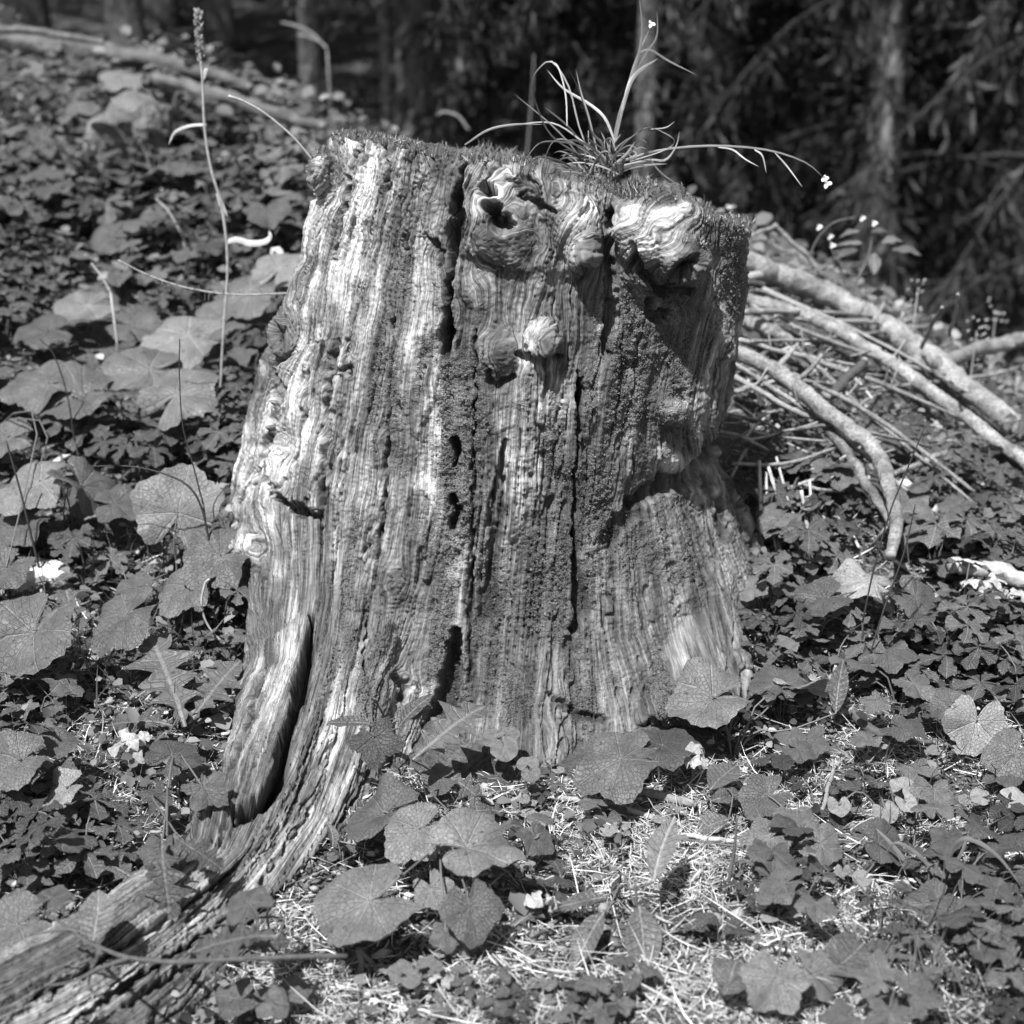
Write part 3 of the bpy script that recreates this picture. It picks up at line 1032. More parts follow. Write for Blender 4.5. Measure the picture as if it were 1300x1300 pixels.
plant_at('coltsfoot_plant', 'plant with a ragged bleached leaf beside serrated leaves at the bank', 'plant', 1250, 960, [
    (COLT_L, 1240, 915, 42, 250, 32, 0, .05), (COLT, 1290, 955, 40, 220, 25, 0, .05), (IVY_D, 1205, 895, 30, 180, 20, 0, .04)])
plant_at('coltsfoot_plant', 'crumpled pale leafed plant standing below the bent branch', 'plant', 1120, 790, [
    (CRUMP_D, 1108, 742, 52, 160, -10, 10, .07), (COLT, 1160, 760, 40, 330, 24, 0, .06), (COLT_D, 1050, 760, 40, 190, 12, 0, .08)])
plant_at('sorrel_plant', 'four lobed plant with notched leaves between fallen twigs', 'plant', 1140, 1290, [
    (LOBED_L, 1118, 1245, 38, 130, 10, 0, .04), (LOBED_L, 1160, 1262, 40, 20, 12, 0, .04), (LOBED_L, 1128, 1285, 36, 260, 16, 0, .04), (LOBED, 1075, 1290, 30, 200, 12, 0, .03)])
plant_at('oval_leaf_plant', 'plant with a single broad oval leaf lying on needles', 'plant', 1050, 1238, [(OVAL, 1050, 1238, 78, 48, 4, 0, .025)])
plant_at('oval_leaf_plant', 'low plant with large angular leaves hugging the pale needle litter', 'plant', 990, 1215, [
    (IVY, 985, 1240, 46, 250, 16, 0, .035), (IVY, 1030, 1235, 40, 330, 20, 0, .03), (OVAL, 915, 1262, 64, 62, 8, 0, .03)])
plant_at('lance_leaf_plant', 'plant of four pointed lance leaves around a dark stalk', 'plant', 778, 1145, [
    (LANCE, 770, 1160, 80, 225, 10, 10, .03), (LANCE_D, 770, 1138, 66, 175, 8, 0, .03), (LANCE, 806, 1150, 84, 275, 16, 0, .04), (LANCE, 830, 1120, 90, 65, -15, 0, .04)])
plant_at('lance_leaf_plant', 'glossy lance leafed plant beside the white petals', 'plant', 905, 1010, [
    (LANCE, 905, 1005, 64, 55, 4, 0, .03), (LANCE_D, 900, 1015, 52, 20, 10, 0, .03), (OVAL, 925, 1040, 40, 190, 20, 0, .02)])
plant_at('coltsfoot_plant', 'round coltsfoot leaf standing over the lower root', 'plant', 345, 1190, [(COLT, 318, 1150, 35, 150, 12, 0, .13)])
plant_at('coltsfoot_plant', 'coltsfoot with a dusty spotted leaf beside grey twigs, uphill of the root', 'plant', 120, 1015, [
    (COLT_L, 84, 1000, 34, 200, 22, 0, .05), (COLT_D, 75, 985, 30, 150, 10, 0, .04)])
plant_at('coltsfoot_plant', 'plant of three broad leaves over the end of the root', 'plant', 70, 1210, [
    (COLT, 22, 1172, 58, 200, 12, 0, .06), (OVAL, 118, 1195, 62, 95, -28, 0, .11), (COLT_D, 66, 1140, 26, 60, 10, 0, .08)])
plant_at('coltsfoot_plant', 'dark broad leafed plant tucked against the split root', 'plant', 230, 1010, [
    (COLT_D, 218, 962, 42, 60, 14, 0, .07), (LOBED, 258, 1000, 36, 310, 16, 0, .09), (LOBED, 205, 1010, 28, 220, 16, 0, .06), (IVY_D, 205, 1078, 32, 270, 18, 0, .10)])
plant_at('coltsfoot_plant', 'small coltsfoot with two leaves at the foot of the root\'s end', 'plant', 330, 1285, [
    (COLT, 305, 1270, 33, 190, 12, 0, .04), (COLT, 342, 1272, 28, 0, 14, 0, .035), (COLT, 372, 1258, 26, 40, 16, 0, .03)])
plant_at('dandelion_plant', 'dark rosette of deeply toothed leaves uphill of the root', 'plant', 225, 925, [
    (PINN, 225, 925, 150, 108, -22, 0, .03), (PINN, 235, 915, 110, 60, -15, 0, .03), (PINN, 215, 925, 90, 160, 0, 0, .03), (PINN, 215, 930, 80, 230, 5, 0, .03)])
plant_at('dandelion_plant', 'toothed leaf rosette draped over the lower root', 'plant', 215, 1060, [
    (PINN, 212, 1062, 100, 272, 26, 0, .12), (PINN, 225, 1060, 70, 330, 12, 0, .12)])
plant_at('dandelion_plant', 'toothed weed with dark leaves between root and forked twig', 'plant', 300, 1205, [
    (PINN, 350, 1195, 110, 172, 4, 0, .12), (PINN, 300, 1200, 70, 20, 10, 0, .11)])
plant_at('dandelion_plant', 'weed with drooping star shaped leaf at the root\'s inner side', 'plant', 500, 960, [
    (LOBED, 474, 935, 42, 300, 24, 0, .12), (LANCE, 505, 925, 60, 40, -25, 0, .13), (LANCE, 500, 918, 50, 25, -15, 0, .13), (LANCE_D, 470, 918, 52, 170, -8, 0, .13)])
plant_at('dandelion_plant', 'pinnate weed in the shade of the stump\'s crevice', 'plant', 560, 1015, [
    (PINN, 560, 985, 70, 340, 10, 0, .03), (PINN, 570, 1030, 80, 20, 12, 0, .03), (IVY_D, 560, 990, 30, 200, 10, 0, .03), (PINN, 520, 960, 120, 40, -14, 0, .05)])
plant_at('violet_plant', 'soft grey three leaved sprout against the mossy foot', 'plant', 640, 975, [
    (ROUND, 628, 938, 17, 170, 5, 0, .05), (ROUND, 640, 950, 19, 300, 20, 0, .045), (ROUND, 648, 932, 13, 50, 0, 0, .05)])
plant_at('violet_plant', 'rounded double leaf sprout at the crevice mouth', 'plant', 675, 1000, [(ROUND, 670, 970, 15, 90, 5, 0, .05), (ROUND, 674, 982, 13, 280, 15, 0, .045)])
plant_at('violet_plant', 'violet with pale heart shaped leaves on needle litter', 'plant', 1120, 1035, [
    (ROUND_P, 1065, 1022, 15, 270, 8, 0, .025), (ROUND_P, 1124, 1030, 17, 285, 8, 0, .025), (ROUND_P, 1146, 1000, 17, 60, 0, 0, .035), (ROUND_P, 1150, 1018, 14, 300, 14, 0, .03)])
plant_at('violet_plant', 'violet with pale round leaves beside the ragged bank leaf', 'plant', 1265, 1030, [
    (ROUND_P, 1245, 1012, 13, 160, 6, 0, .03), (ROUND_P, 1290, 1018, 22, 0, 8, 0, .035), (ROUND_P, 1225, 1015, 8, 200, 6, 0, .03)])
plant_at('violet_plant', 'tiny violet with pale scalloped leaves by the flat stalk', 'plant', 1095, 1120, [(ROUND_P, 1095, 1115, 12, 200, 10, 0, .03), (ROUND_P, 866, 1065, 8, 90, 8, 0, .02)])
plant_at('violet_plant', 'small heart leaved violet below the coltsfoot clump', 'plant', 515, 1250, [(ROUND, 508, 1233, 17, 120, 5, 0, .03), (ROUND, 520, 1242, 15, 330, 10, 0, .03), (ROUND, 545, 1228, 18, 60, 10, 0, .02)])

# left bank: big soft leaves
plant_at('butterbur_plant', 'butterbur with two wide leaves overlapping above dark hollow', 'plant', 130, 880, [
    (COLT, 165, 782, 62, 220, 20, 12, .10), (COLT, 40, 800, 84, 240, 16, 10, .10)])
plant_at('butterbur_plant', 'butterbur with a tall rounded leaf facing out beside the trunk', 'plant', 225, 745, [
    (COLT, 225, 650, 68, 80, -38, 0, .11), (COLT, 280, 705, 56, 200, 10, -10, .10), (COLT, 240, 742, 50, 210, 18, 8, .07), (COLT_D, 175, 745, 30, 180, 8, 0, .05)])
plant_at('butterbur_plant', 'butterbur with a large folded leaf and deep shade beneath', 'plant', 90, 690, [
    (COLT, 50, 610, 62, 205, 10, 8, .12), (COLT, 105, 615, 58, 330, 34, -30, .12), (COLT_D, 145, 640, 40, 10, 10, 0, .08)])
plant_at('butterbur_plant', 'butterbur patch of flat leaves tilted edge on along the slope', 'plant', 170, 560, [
    (COLT, 105, 500, 60, 200, 5, 0, .11), (COLT, 190, 470, 64, 190, -2, 0, .13), (COLT, 240, 432, 66, 200, 2, 0, .12), (COLT, 225, 505, 62, 40, -12, 0, .12), (COLT, 60, 485, 60, 170, 4, 0, .11)])
plant_at('butterbur_plant', 'butterbur with smooth light leaves higher up the bank', 'plant', 110, 440, [
    (COLT, 112, 388, 46, 200, 4, 0, .07), (COLT, 165, 412, 44, 350, 6, 0, .07), (COLT_D, 60, 420, 44, 190, 6, 0, .06)])
plant_at('butterbur_plant', 'butterbur leaning against the trunk\'s upper side', 'plant', 335, 440, [
    (COLT, 322, 372, 62, 210, 16, 10, .10), (COLT_L, 355, 345, 44, 60, -10, 0, .11), (COLT, 285, 405, 50, 230, 12, 0, .08)])
plant_at('butterbur_plant', 'butterbur with three spread leaves above the small pale stone', 'plant', 15, 560, [
    (COLT, 10, 555, 46, 180, 8, 0, .07), (COLT_D, 30, 660, 50, 200, 10, 0, .07), (COLT, 8, 720, 46, 230, 14, 0, .06)])
plant_at('butterbur_plant', 'butterbur with a drooping light leaf above the root hollow', 'plant', 40, 1000, [(COLT, 25, 965, 52, 205, 12, 0, .08), (COLT, 65, 945, 34, 40, 10, 0, .06)])

# ------------------------------------------------------------------ bleached fallen leaves and petals
def fallen(name, label, cat, meshes, px, py, rpx, az, pitch=0, roll=0, h=.012, group=None):
    pos = on_ground(px, py, h)
    d = float((pos - CAM) @ FWD)
    o = add(name, meshes[random.randrange(len(meshes))], None, label, cat, group, loc=pos)
    s = rpx * d / FPX
    o.scale = (s, s, s)
    o.rotation_euler = leaf_rot(az, pitch, roll)
    return o


def petals(label, px, py, rpx, n, spread, h=.03, grp=None):
    b = on_ground(px, py, h)
    d = float((b - CAM) @ FWD)
    p = add('withered_leaf_cluster', None, None, label, 'dry leaf', grp, loc=b)
    for q in range(n):
        a = random.uniform(0, 360)
        r_ = spread * random.random() * d / FPX
        o = add('leaf', CRUMP[q % 3], p)
        o.location = (r_ * math.cos(a), r_ * math.sin(a) * .8, random.uniform(-.01, .015))
        s = rpx * random.uniform(.7, 1.2) * d / FPX
        o.scale = (s, s, s)
        o.rotation_euler = (random.uniform(-.8, .8), random.uniform(-.8, .5), R(a))
    return p


petals('cluster of bright white withered petals beside the pale log', 1260, 745, 15, 12, 38, .085)
petals('pair of bright white petals under the wide coltsfoot leaf', 888, 966, 14, 4, 16, .055)
petals('two white withered leaves below the coltsfoot clump', 693, 1150, 15, 3, 18, .03)
petals('bleached dead leaf heap behind the dark rosette', 155, 945, 16, 6, 30, .03)
petals('bleached withered leaf by the stump\'s bank of twigs', 1065, 855, 12, 3, 16, .06)
petals('white petals caught high on the far bank', 262, 160, 13, 4, 20, .05)
petals('pale withered scraps beside the small heart leaved violet', 545, 1262, 13, 5, 28, .02)
petals('pale crumpled leaf scraps on the litter under the violet leaves', 960, 1150, 15, 3, 22, .015)
petals('pale crumpled dead leaf among the four lobed leaves', 1095, 1265, 13, 5, 22, .015)
fallen('curled_leaf', 'bright curled dead leaf beside the lance leaves', 'dry leaf', CURL, 770, 1065, 36, 40, -20, 30, .02)
fallen('curled_leaf', 'curled dry leaf hanging on the root\'s edge', 'dry leaf', CURL_D, 424, 1075, 34, 80, -50, 30, .05)
FS = []
for q in range(90):
    for _ in range(20):
        px, py = random.uniform(0, 1300), random.uniform(560, 1300)
        if (px < 300 or px > 960 or py > 990) and not (px < 480 and py > 950 and px > 470 - (py - 950) * 1.4 - 230 and px < 560 - (py - 950) * .7):
            break
    big = random.uniform(5, 13)
    fallen('fallen_leaf', 'small dry leaf scrap lying on the forest floor', 'dry leaf', CRUMP_D if random.random() < .6 else (CURL_D if random.random() < .7 else CRUMP), px, py, big, random.uniform(0, 360), random.uniform(-20, 20), random.uniform(-20, 20), .008, 'dry leaf scraps on the forest floor')
# ------------------------------------------------------------------ scattered weeds (each a plant with its own leaves)
def in_stump(x, y):
    if ((x - .03) / .37) ** 2 + ((y - YC) / .36) ** 2 < 1:
        return True
    d = np.hypot(path[:, 0] - x, path[:, 1] - y)
    return bool((d < rad + .0).any())


def proto(meshes_list, n, hmin, hmax, rad_, smin, smax, up=0.0, stem=STEM):
    """one plant around the origin: list of (mesh, location, size, rotation, stem mesh)"""
    out = []
    a0 = random.uniform(0, 6.28)
    for k in range(n):
        a = a0 + k * 6.283 / n + random.uniform(-.4, .4)
        r_ = rad_ * random.uniform(.5, 1.1)
        h = random.uniform(hmin, hmax)
        pos = np.array((r_ * math.cos(a), r_ * math.sin(a), h))
        s = random.uniform(smin, smax)
        e = leaf_rot(math.degrees(a) + random.uniform(-25, 25), random.uniform(0, 28) - up, random.uniform(-14, 14))
        Mx = np.array(e.to_matrix())
        b = MB()
        pts = smooth_path([(0, 0, -.012), pos * .3 + np.array((0, 0, h * .35)), pos * .75 + np.array((0, 0, h * .2)), pos], 6)
        b.tube(((pts - pos) @ Mx) / s, np.linspace(.0013, .0008, 6) / s, 4, cap=False)
        out.append((meshes_list[k % len(meshes_list)], pos, s, e, b.mesh('stem', stem)))
    return out


def put(pr, name, label, cat, group, loc, rz, sc):
    p = add(name, None, None, label, cat, group, loc=loc)
    p.rotation_euler = (0, 0, rz)
    p.scale = (sc, sc, sc)
    for me, pos, s, e, st in pr:
        o = add('leaf', me, p)
        o.location = pos
        o.scale = (s, s, s)
        o.rotation_euler = e
        add('stem', st, o)
    return p


WORD = {2: 'two', 3: 'three', 4: 'four', 5: 'five', 6: 'six', 7: 'seven'}
SPEC = {   # what it is, group, prototypes (tone word, leaf count, plant)
    'buttercup_plant': ('buttercup with cut leaves', 'buttercup weeds', PALM, PALM_D, (4, 6), (.03, .09, .05, .028, .042)),
    'wild_strawberry': ('wild strawberry', 'wild strawberries', TRIF, TRIF_D, (3, 5), (.02, .05, .035, .020, .030)),
    'small_coltsfoot': ('coltsfoot seedling', 'small coltsfoots', COLT, COLT_D, (2, 4), (.025, .07, .035, .022, .045)),
    'lobed_weed': ('star lobed weed', 'lobed weeds', LOBED_L, LOBED, (3, 5), (.02, .06, .035, .020, .034)),
    'toothed_weed': ('toothed rosette', 'toothed weed rosettes', PINN, PINN, (4, 6), (.012, .03, .012, .06, .10, 18)),
    'lance_weed': ('narrow weed', 'narrow leaved weeds', LANCE, LANCE_D, (5, 7), (.01, .06, .012, .035, .065, 30)),
    'clover_sprout': ('tiny round sprout', 'round leaved sprouts', ROUND, ROUND_P, (2, 4), (.01, .03, .015, .006, .012)),
}
PRO = {}
for nm, (_, _, ma, mb_, (lo_, hi_), ar) in SPEC.items():
    PRO[nm] = []
    for k in range(6):
        c_ = random.randint(lo_, hi_)
        PRO[nm].append((('light' if ma is ROUND else 'mid grey') if k % 2 == 0 else ('pale' if mb_ is ROUND_P else 'dark'), c_, proto(ma if k % 2 == 0 else mb_, c_, *ar)))


def clear_of_heroes(px, py, f):
    for hx, hy, hr in HERO:
        if (px - hx) ** 2 + ((py - hy - .35 * hr) * 1.1) ** 2 < (hr * f) ** 2:
            return False
    return True


def scatter(name, n, region, where, f=1.0, smin=.8, smax=1.25):
    lab, grp = SPEC[name][:2]
    done = tries = 0
    while done < n and tries < n * 30:
        tries += 1
        px, py = region()
        if not clear_of_heroes(px, py, f):
            continue
        b = on_ground(px, py)
        if b is None or in_stump(b[0], b[1]) or b[1] > 5:
            continue
        tw, cn, pr = random.choice(PRO[name] + (PRO[name][1::2] * 2 if 'bank' in where and 'branch' not in where else []))
        put(pr, name, '%s %s-leaved %s %s' % (tw, WORD[cn], lab, where), name.split('_')[-1] if name != 'wild_strawberry' else 'strawberry', grp, b, random.uniform(0, 6.28), random.uniform(smin, smax))
        done += 1


U_ = random.uniform
left_top = lambda: (U_(-170, 410), U_(120, 340))
left_mid = lambda: (U_(-150, 380), U_(340, 660))
left_low = lambda: (U_(-90, 330), U_(660, 1130))
right_bank = lambda: (U_(930, 1420), U_(720, 930))
right_low = lambda: (U_(830, 1400), U_(930, 1320))
mid_low = lambda: (U_(430, 900), U_(980, 1320))
right_top = lambda: (U_(960, 1330), U_(585, 760))
LT, LM, LL = 'high on the bank below the fallen logs', 'on the bank among the butterbur leaves', 'between the butterbur leaves and the long root'
RB, RL, ML, RT = 'on the bank below the bent branch', 'on the pale litter around the violet leaves', 'on the litter around the coltsfoot clump', 'among the fallen poles'
for nm, n, reg, wh, s0_, s1_ in (
        ('buttercup_plant', 52, left_top, LT, 1.1, 1.9), ('lobed_weed', 56, left_top, LT, 1.1, 2.0), ('small_coltsfoot', 52, left_top, LT, 1.1, 2.0), ('lance_weed', 14, left_top, LT, .8, 1.3),
        ('buttercup_plant', 30, left_mid, LM, 1, 1.5), ('lobed_weed', 36, left_mid, LM, 1, 1.6), ('small_coltsfoot', 20, left_mid, LM, .8, 1.3), ('lance_weed', 12, left_mid, LM, .8, 1.2), ('wild_strawberry', 18, left_mid, LM, .8, 1.2),
        ('buttercup_plant', 12, left_low, LL, .8, 1.2), ('lobed_weed', 26, left_low, LL, .8, 1.3), ('toothed_weed', 12, left_low, LL, .6, 1.0), ('wild_strawberry', 12, left_low, LL, .7, 1.0), ('lance_weed', 8, left_low, LL, .6, 1.0),
        ('buttercup_plant', 34, right_bank, RB, .9, 1.35), ('small_coltsfoot', 14, right_bank, RB, .8, 1.2), ('lobed_weed', 16, right_bank, RB, .8, 1.3), ('wild_strawberry', 22, right_bank, RB, .9, 1.35), ('toothed_weed', 4, right_bank, RB, .6, .9), ('lance_weed', 8, right_bank, RB, .5, .9),
        ('small_coltsfoot', 15, right_low, RL, .7, 1.2), ('wild_strawberry', 15, right_low, RL, .9, 1.25), ('lobed_weed', 2, right_low, RL, .5, .8), ('lance_weed', 6, right_low, RL, .5, .8), ('clover_sprout', 16, right_low, RL, .8, 1.2), ('buttercup_plant', 4, right_low, RL, .5, .7),
        ('clover_sprout', 22, mid_low, ML, .8, 1.2), ('wild_strawberry', 4, mid_low, ML, .6, .9), ('small_coltsfoot', 5, mid_low, ML, .5, .8), ('toothed_weed', 2, mid_low, ML, .5, .7),
        ('small_coltsfoot', 16, right_top, RT, .8, 1.3), ('buttercup_plant', 16, right_top, RT, .7, 1.1), ('lance_weed', 8, right_top, RT, .5, .9), ('lobed_weed', 6, right_top, RT, .6, 1.0)):
    scatter(nm, n, reg, wh, smin=s0_, smax=s1_)

# ------------------------------------------------------------------ litter, moss, grass: stuff
def strips(B, az, tilt, L, W, bend, name, mat, tone=None, lift=0.0):
    """many little three-point blades; B base points (n,3)"""
    n = len(B)
    d = np.stack([np.cos(az) * np.cos(tilt), np.sin(az) * np.cos(tilt), np.sin(tilt)], -1)
    side = np.stack([-np.sin(az), np.cos(az), np.zeros(n)], -1)
    side = side + np.stack([np.zeros(n), np.zeros(n), rng.uniform(-.9, .9, n)], -1)
    side /= np.linalg.norm(side, axis=1)[:, None]
    V = []
    for f, wf in ((0, .8), (.4, 1.0), (.75, .75), (1, .12)):
        c = B + d * (L * f)[:, None] + side * (bend * L * f * f)[:, None] - np.stack([0 * L, 0 * L, np.abs(bend) * L * .35 * f * f], -1)
        V += [c - side * (W * wf / 2)[:, None], c + side * (W * wf / 2)[:, None]]
    V = np.stack(V, 1).reshape(-1, 3)
    i = (np.arange(n) * 8)[:, None]
    Q = np.concatenate([np.concatenate([i + 2 * k, i + 2 * k + 1, i + 2 * k + 3, i + 2 * k + 2], 1) for k in range(3)])
    me = mesh_np(name, V, Q, mat)
    if tone is not None:
        fattr(me, 'tone', np.repeat(tone, 8))
    return me


def tone_mat(name, rough=.7, trans=0.0):
    m = Mat(name)
    to = m.attr('tone')
    m.grey(to)
    m.p.inputs['Roughness'].default_value = rough
    m.p.inputs['Specular IOR Level'].default_value = .25
    if trans:
        tr = m.n('ShaderNodeBsdfTranslucent')
        m.l(m.comb(to, to, to), tr.inputs['Color'])
        mx = m.n('ShaderNodeMixShader')
        mx.inputs[0].default_value = trans
        m.l(m.p.outputs[0], mx.inputs[1])
        m.l(tr.outputs[0], mx.inputs[2])
        m.l(mx.outputs[0], m.out.inputs['Surface'])
    return m.m


NEED = tone_mat('dead_needle')
GRASSM = tone_mat('grass_blade', .55, .2)


def ground_pts(n, region):
    """points of the forest floor where the photograph shows it, from pixel rectangles"""
    x0, y0, x1, y1 = region
    c = [on_ground(px, py) for px, py in ((x0, y0), (x1, y0), (x1, y1), (x0, y1))]
    c = np.array([q for q in c])
    u, v = rng.random(n), rng.random(n)
    XY = (c[0] * (1 - u)[:, None] + c[1] * u[:, None]) * (1 - v)[:, None] + (c[3] * (1 - u)[:, None] + c[2] * u[:, None]) * v[:, None]
    Z = np.concatenate([ground(XY[i:i + 20000]) for i in range(0, n, 20000)])
    P = np.column_stack([XY[:, :2], Z])
    ok = ((P[:, 0] - .03) / .33) ** 2 + ((P[:, 1] - YC) / .34) ** 2 > 1
    return P[ok]


def world_pts(n, x0, y0, x1, y1):
    XY = np.column_stack([rng.uniform(x0, x1, n), rng.uniform(y0, y1, n)])
    P = np.column_stack([XY, np.concatenate([ground(XY[i:i + 20000]) for i in range(0, n, 20000)])])
    return P[((P[:, 0] - .03) / .33) ** 2 + ((P[:, 1] - YC) / .34) ** 2 > 1]


# pale dead needles and straw
Bs = np.vstack([ground_pts(56000, (330, 960, 1330, 1340)), ground_pts(13000, (900, 700, 1330, 980)), ground_pts(10000, (-60, 880, 420, 1340)), ground_pts(9000, (-60, 300, 420, 880)), ground_pts(6000, (930, 420, 1340, 700)), world_pts(15000, .30, .35, 1.7, 1.9), world_pts(6000, -2.4, -.9, -.75, 3), world_pts(8000, .55, -1.1, 2.2, .6), world_pts(4000, -.5, .55, 1.2, 2.6)])
den = fbm2(Bs[:, 0] * 7, Bs[:, 1] * 7, 3, 300)
gapm = np.exp(-(((Bs[:, 0] - .06) / .09) ** 2 + ((Bs[:, 1] + .5) / .16) ** 2))
keep = rng.random(len(Bs)) < np.clip(.62 + .9 * den - .75 * gapm, .06, 1)
Bs = Bs[keep]
n = len(Bs)
Bs[:, 2] += rng.random(n) ** 2 * .016
far_ = sst(-.2, .3, Bs[:, 1])
me = strips(Bs, rng.uniform(0, 6.283, n), rng.normal(.06, .28, n), rng.uniform(.007, .022, n), rng.uniform(.0006, .0012, n), rng.normal(0, .22, n), 'needle_litter', NEED,
            np.clip(rng.lognormal(math.log(.33), .5, n), .04, .68) * (1 - .25 * far_))
add('needle_litter', me, kind='stuff', label='pale dead needles and straw strewn over the soil', cat='litter')
# crumbs of bark, cone scales and rotten wood in the litter
Bs = np.vstack([ground_pts(9000, (330, 960, 1330, 1340)), ground_pts(3000, (900, 700, 1330, 980)), ground_pts(2500, (-60, 880, 420, 1340)), ground_pts(2500, (-60, 300, 420, 880)), world_pts(3000, .30, .35, 1.7, 1.9)])
n = len(Bs)
sz = np.clip(rng.lognormal(math.log(.0026), .55, n), .0010, .010)
O6 = np.array(((1, 0, 0), (-1, 0, 0), (0, 1, 0), (0, -1, 0), (0, 0, 1), (0, 0, -1)), float) * np.array((1.3, .8, .45))
T8 = np.array(((4, 0, 2), (4, 2, 1), (4, 1, 3), (4, 3, 0), (5, 2, 0), (5, 1, 2), (5, 3, 1), (5, 0, 3)))
an = rng.uniform(0, 6.283, n)
V = O6[None] + rng.normal(0, .25, (n, 6, 3))
V = np.stack([V[..., 0] * np.cos(an)[:, None] - V[..., 1] * np.sin(an)[:, None], V[..., 0] * np.sin(an)[:, None] + V[..., 1] * np.cos(an)[:, None], V[..., 2]], -1) * sz[:, None, None] + Bs[:, None, :] + np.array((0, 0, .004))
me = mesh_np('litter_crumbs', V.reshape(-1, 3), ((np.arange(n) * 6)[:, None, None] + T8[None]).reshape(-1, 3), NEED, smooth=False)
fattr(me, 'tone', np.repeat(np.clip(rng.lognormal(math.log(.11), .7, n), .02, .55), 6))
add('litter_crumbs', me, kind='stuff', label='crumbs of bark and rotten wood strewn through the litter', cat='litter')
# longer dry grass straw
Bs = np.vstack([ground_pts(900, (420, 980, 1330, 1340)), ground_pts(500, (900, 700, 1330, 980)), ground_pts(500, (-60, 500, 400, 1150)), ground_pts(300, (940, 450, 1330, 720)), world_pts(1500, .35, .35, 1.7, 1.8)])
n = len(Bs)
Bs[:, 2] += rng.random(n) * .012
me = strips(Bs, rng.uniform(0, 6.283, n), np.abs(rng.normal(.08, .22, n)), rng.uniform(.04, .10, n), rng.uniform(.0009, .002, n), rng.normal(0, .3, n), 'straw', NEED, np.clip(rng.lognormal(math.log(.36), .4, n), .06, .75))
add('straw', me, kind='stuff', label='long dry grass straws lying across the forest floor', cat='straw')
# short green grass on the banks
Bs = np.vstack([ground_pts(2600, (-60, 520, 330, 1100)), ground_pts(900, (1080, 960, 1330, 1320)), ground_pts(1800, (930, 430, 1330, 800)), ground_pts(1500, (-60, 140, 400, 520))])
den = fbm2(Bs[:, 0] * 4, Bs[:, 1] * 4, 2, 320)
Bs = Bs[rng.random(len(Bs)) < np.clip(.3 + .9 * den, .03, 1)]
n = len(Bs)
me = strips(Bs, rng.uniform(0, 6.283, n), rng.normal(.9, .3, n), rng.uniform(.03, .10, n), rng.uniform(.0012, .0026, n), rng.normal(0, .5, n), 'short_grass', GRASSM, np.clip(rng.lognormal(math.log(.085), .45, n), .03, .3))
add('short_grass', me, kind='stuff', label='short thin grass sprouting on the banks', cat='grass')


# tiny leaves of the ground cover
def leaflets(B, size, name, tone):
    n = len(B)
    az = rng.uniform(0, 6.283, n)
    nrm = np.stack([rng.normal(0, .45, n), rng.normal(-.15, .45, n), np.ones(n)], -1)
    nrm /= np.linalg.norm(nrm, axis=1)[:, None]
    d = np.stack([np.cos(az), np.sin(az), np.zeros(n)], -1)
    d -= nrm * (d * nrm).sum(1)[:, None]
    d /= np.linalg.norm(d, axis=1)[:, None]
    s = np.cross(nrm, d)
    V = []
    for u, v_, w_ in ((0, 0, 0), (.35, .36, .10), (.45, 0, 0), (.35, -.36, .10), (.75, .30, .06), (.75, -.30, .06), (1.0, 0, -.10)):
        V.append(B + d * (size * u)[:, None] + s * (size * v_)[:, None] + nrm * (size * w_)[:, None])
    V = np.stack(V, 1).reshape(-1, 3)
    i = (np.arange(n) * 7)[:, None]
    Q = np.concatenate([np.concatenate([i + a for a in q], 1) for q in ((0, 2, 1, 1), )]) if False else None
    T = np.concatenate([np.concatenate([i + a for a in q], 1) for q in ((0, 2, 1), (0, 3, 2), (1, 2, 4), (2, 3, 5), (2, 6, 4), (2, 5, 6))])
    me = mesh_np(name, V, T, GRASSM)
    fattr(me, 'tone', np.repeat(tone, 7))
    return me


Bs = np.vstack([ground_pts(5000, (-80, 120, 420, 480)), ground_pts(2600, (-80, 480, 340, 1000)), ground_pts(1300, (900, 690, 1340, 960)), ground_pts(1500, (930, 420, 1340, 700)), world_pts(1500, .3, .4, 1.7, 1.9), world_pts(6000, -2.6, -.9, -.75, 4.2), world_pts(2600, .9, -1.0, 2.6, 2.6), world_pts(2600, -.6, .6, 1.2, 3.2), ground_pts(80, (800, 960, 1340, 1330)), ground_pts(400, (420, 980, 800, 1330)), ground_pts(1200, (-60, 1000, 300, 1330))])
den = fbm2(Bs[:, 0] * 5, Bs[:, 1] * 5, 3, 340)
Bs = Bs[rng.random(len(Bs)) < np.clip(.6 + .9 * den, .05, 1)]
n = len(Bs)
Bs[:, 2] += rng.random(n) ** 1.5 * .05
fz = 1 + .8 * sst(.5, 2.0, Bs[:, 1])
me = leaflets(Bs, rng.lognormal(math.log(.014), .45, n) * fz, 'ground_cover', np.clip(rng.lognormal(math.log(.095), .65, n), .02, .5))
add('ground_cover', me, kind='stuff', label='low mat of tiny leaves covering the sloping banks', cat='ground cover')

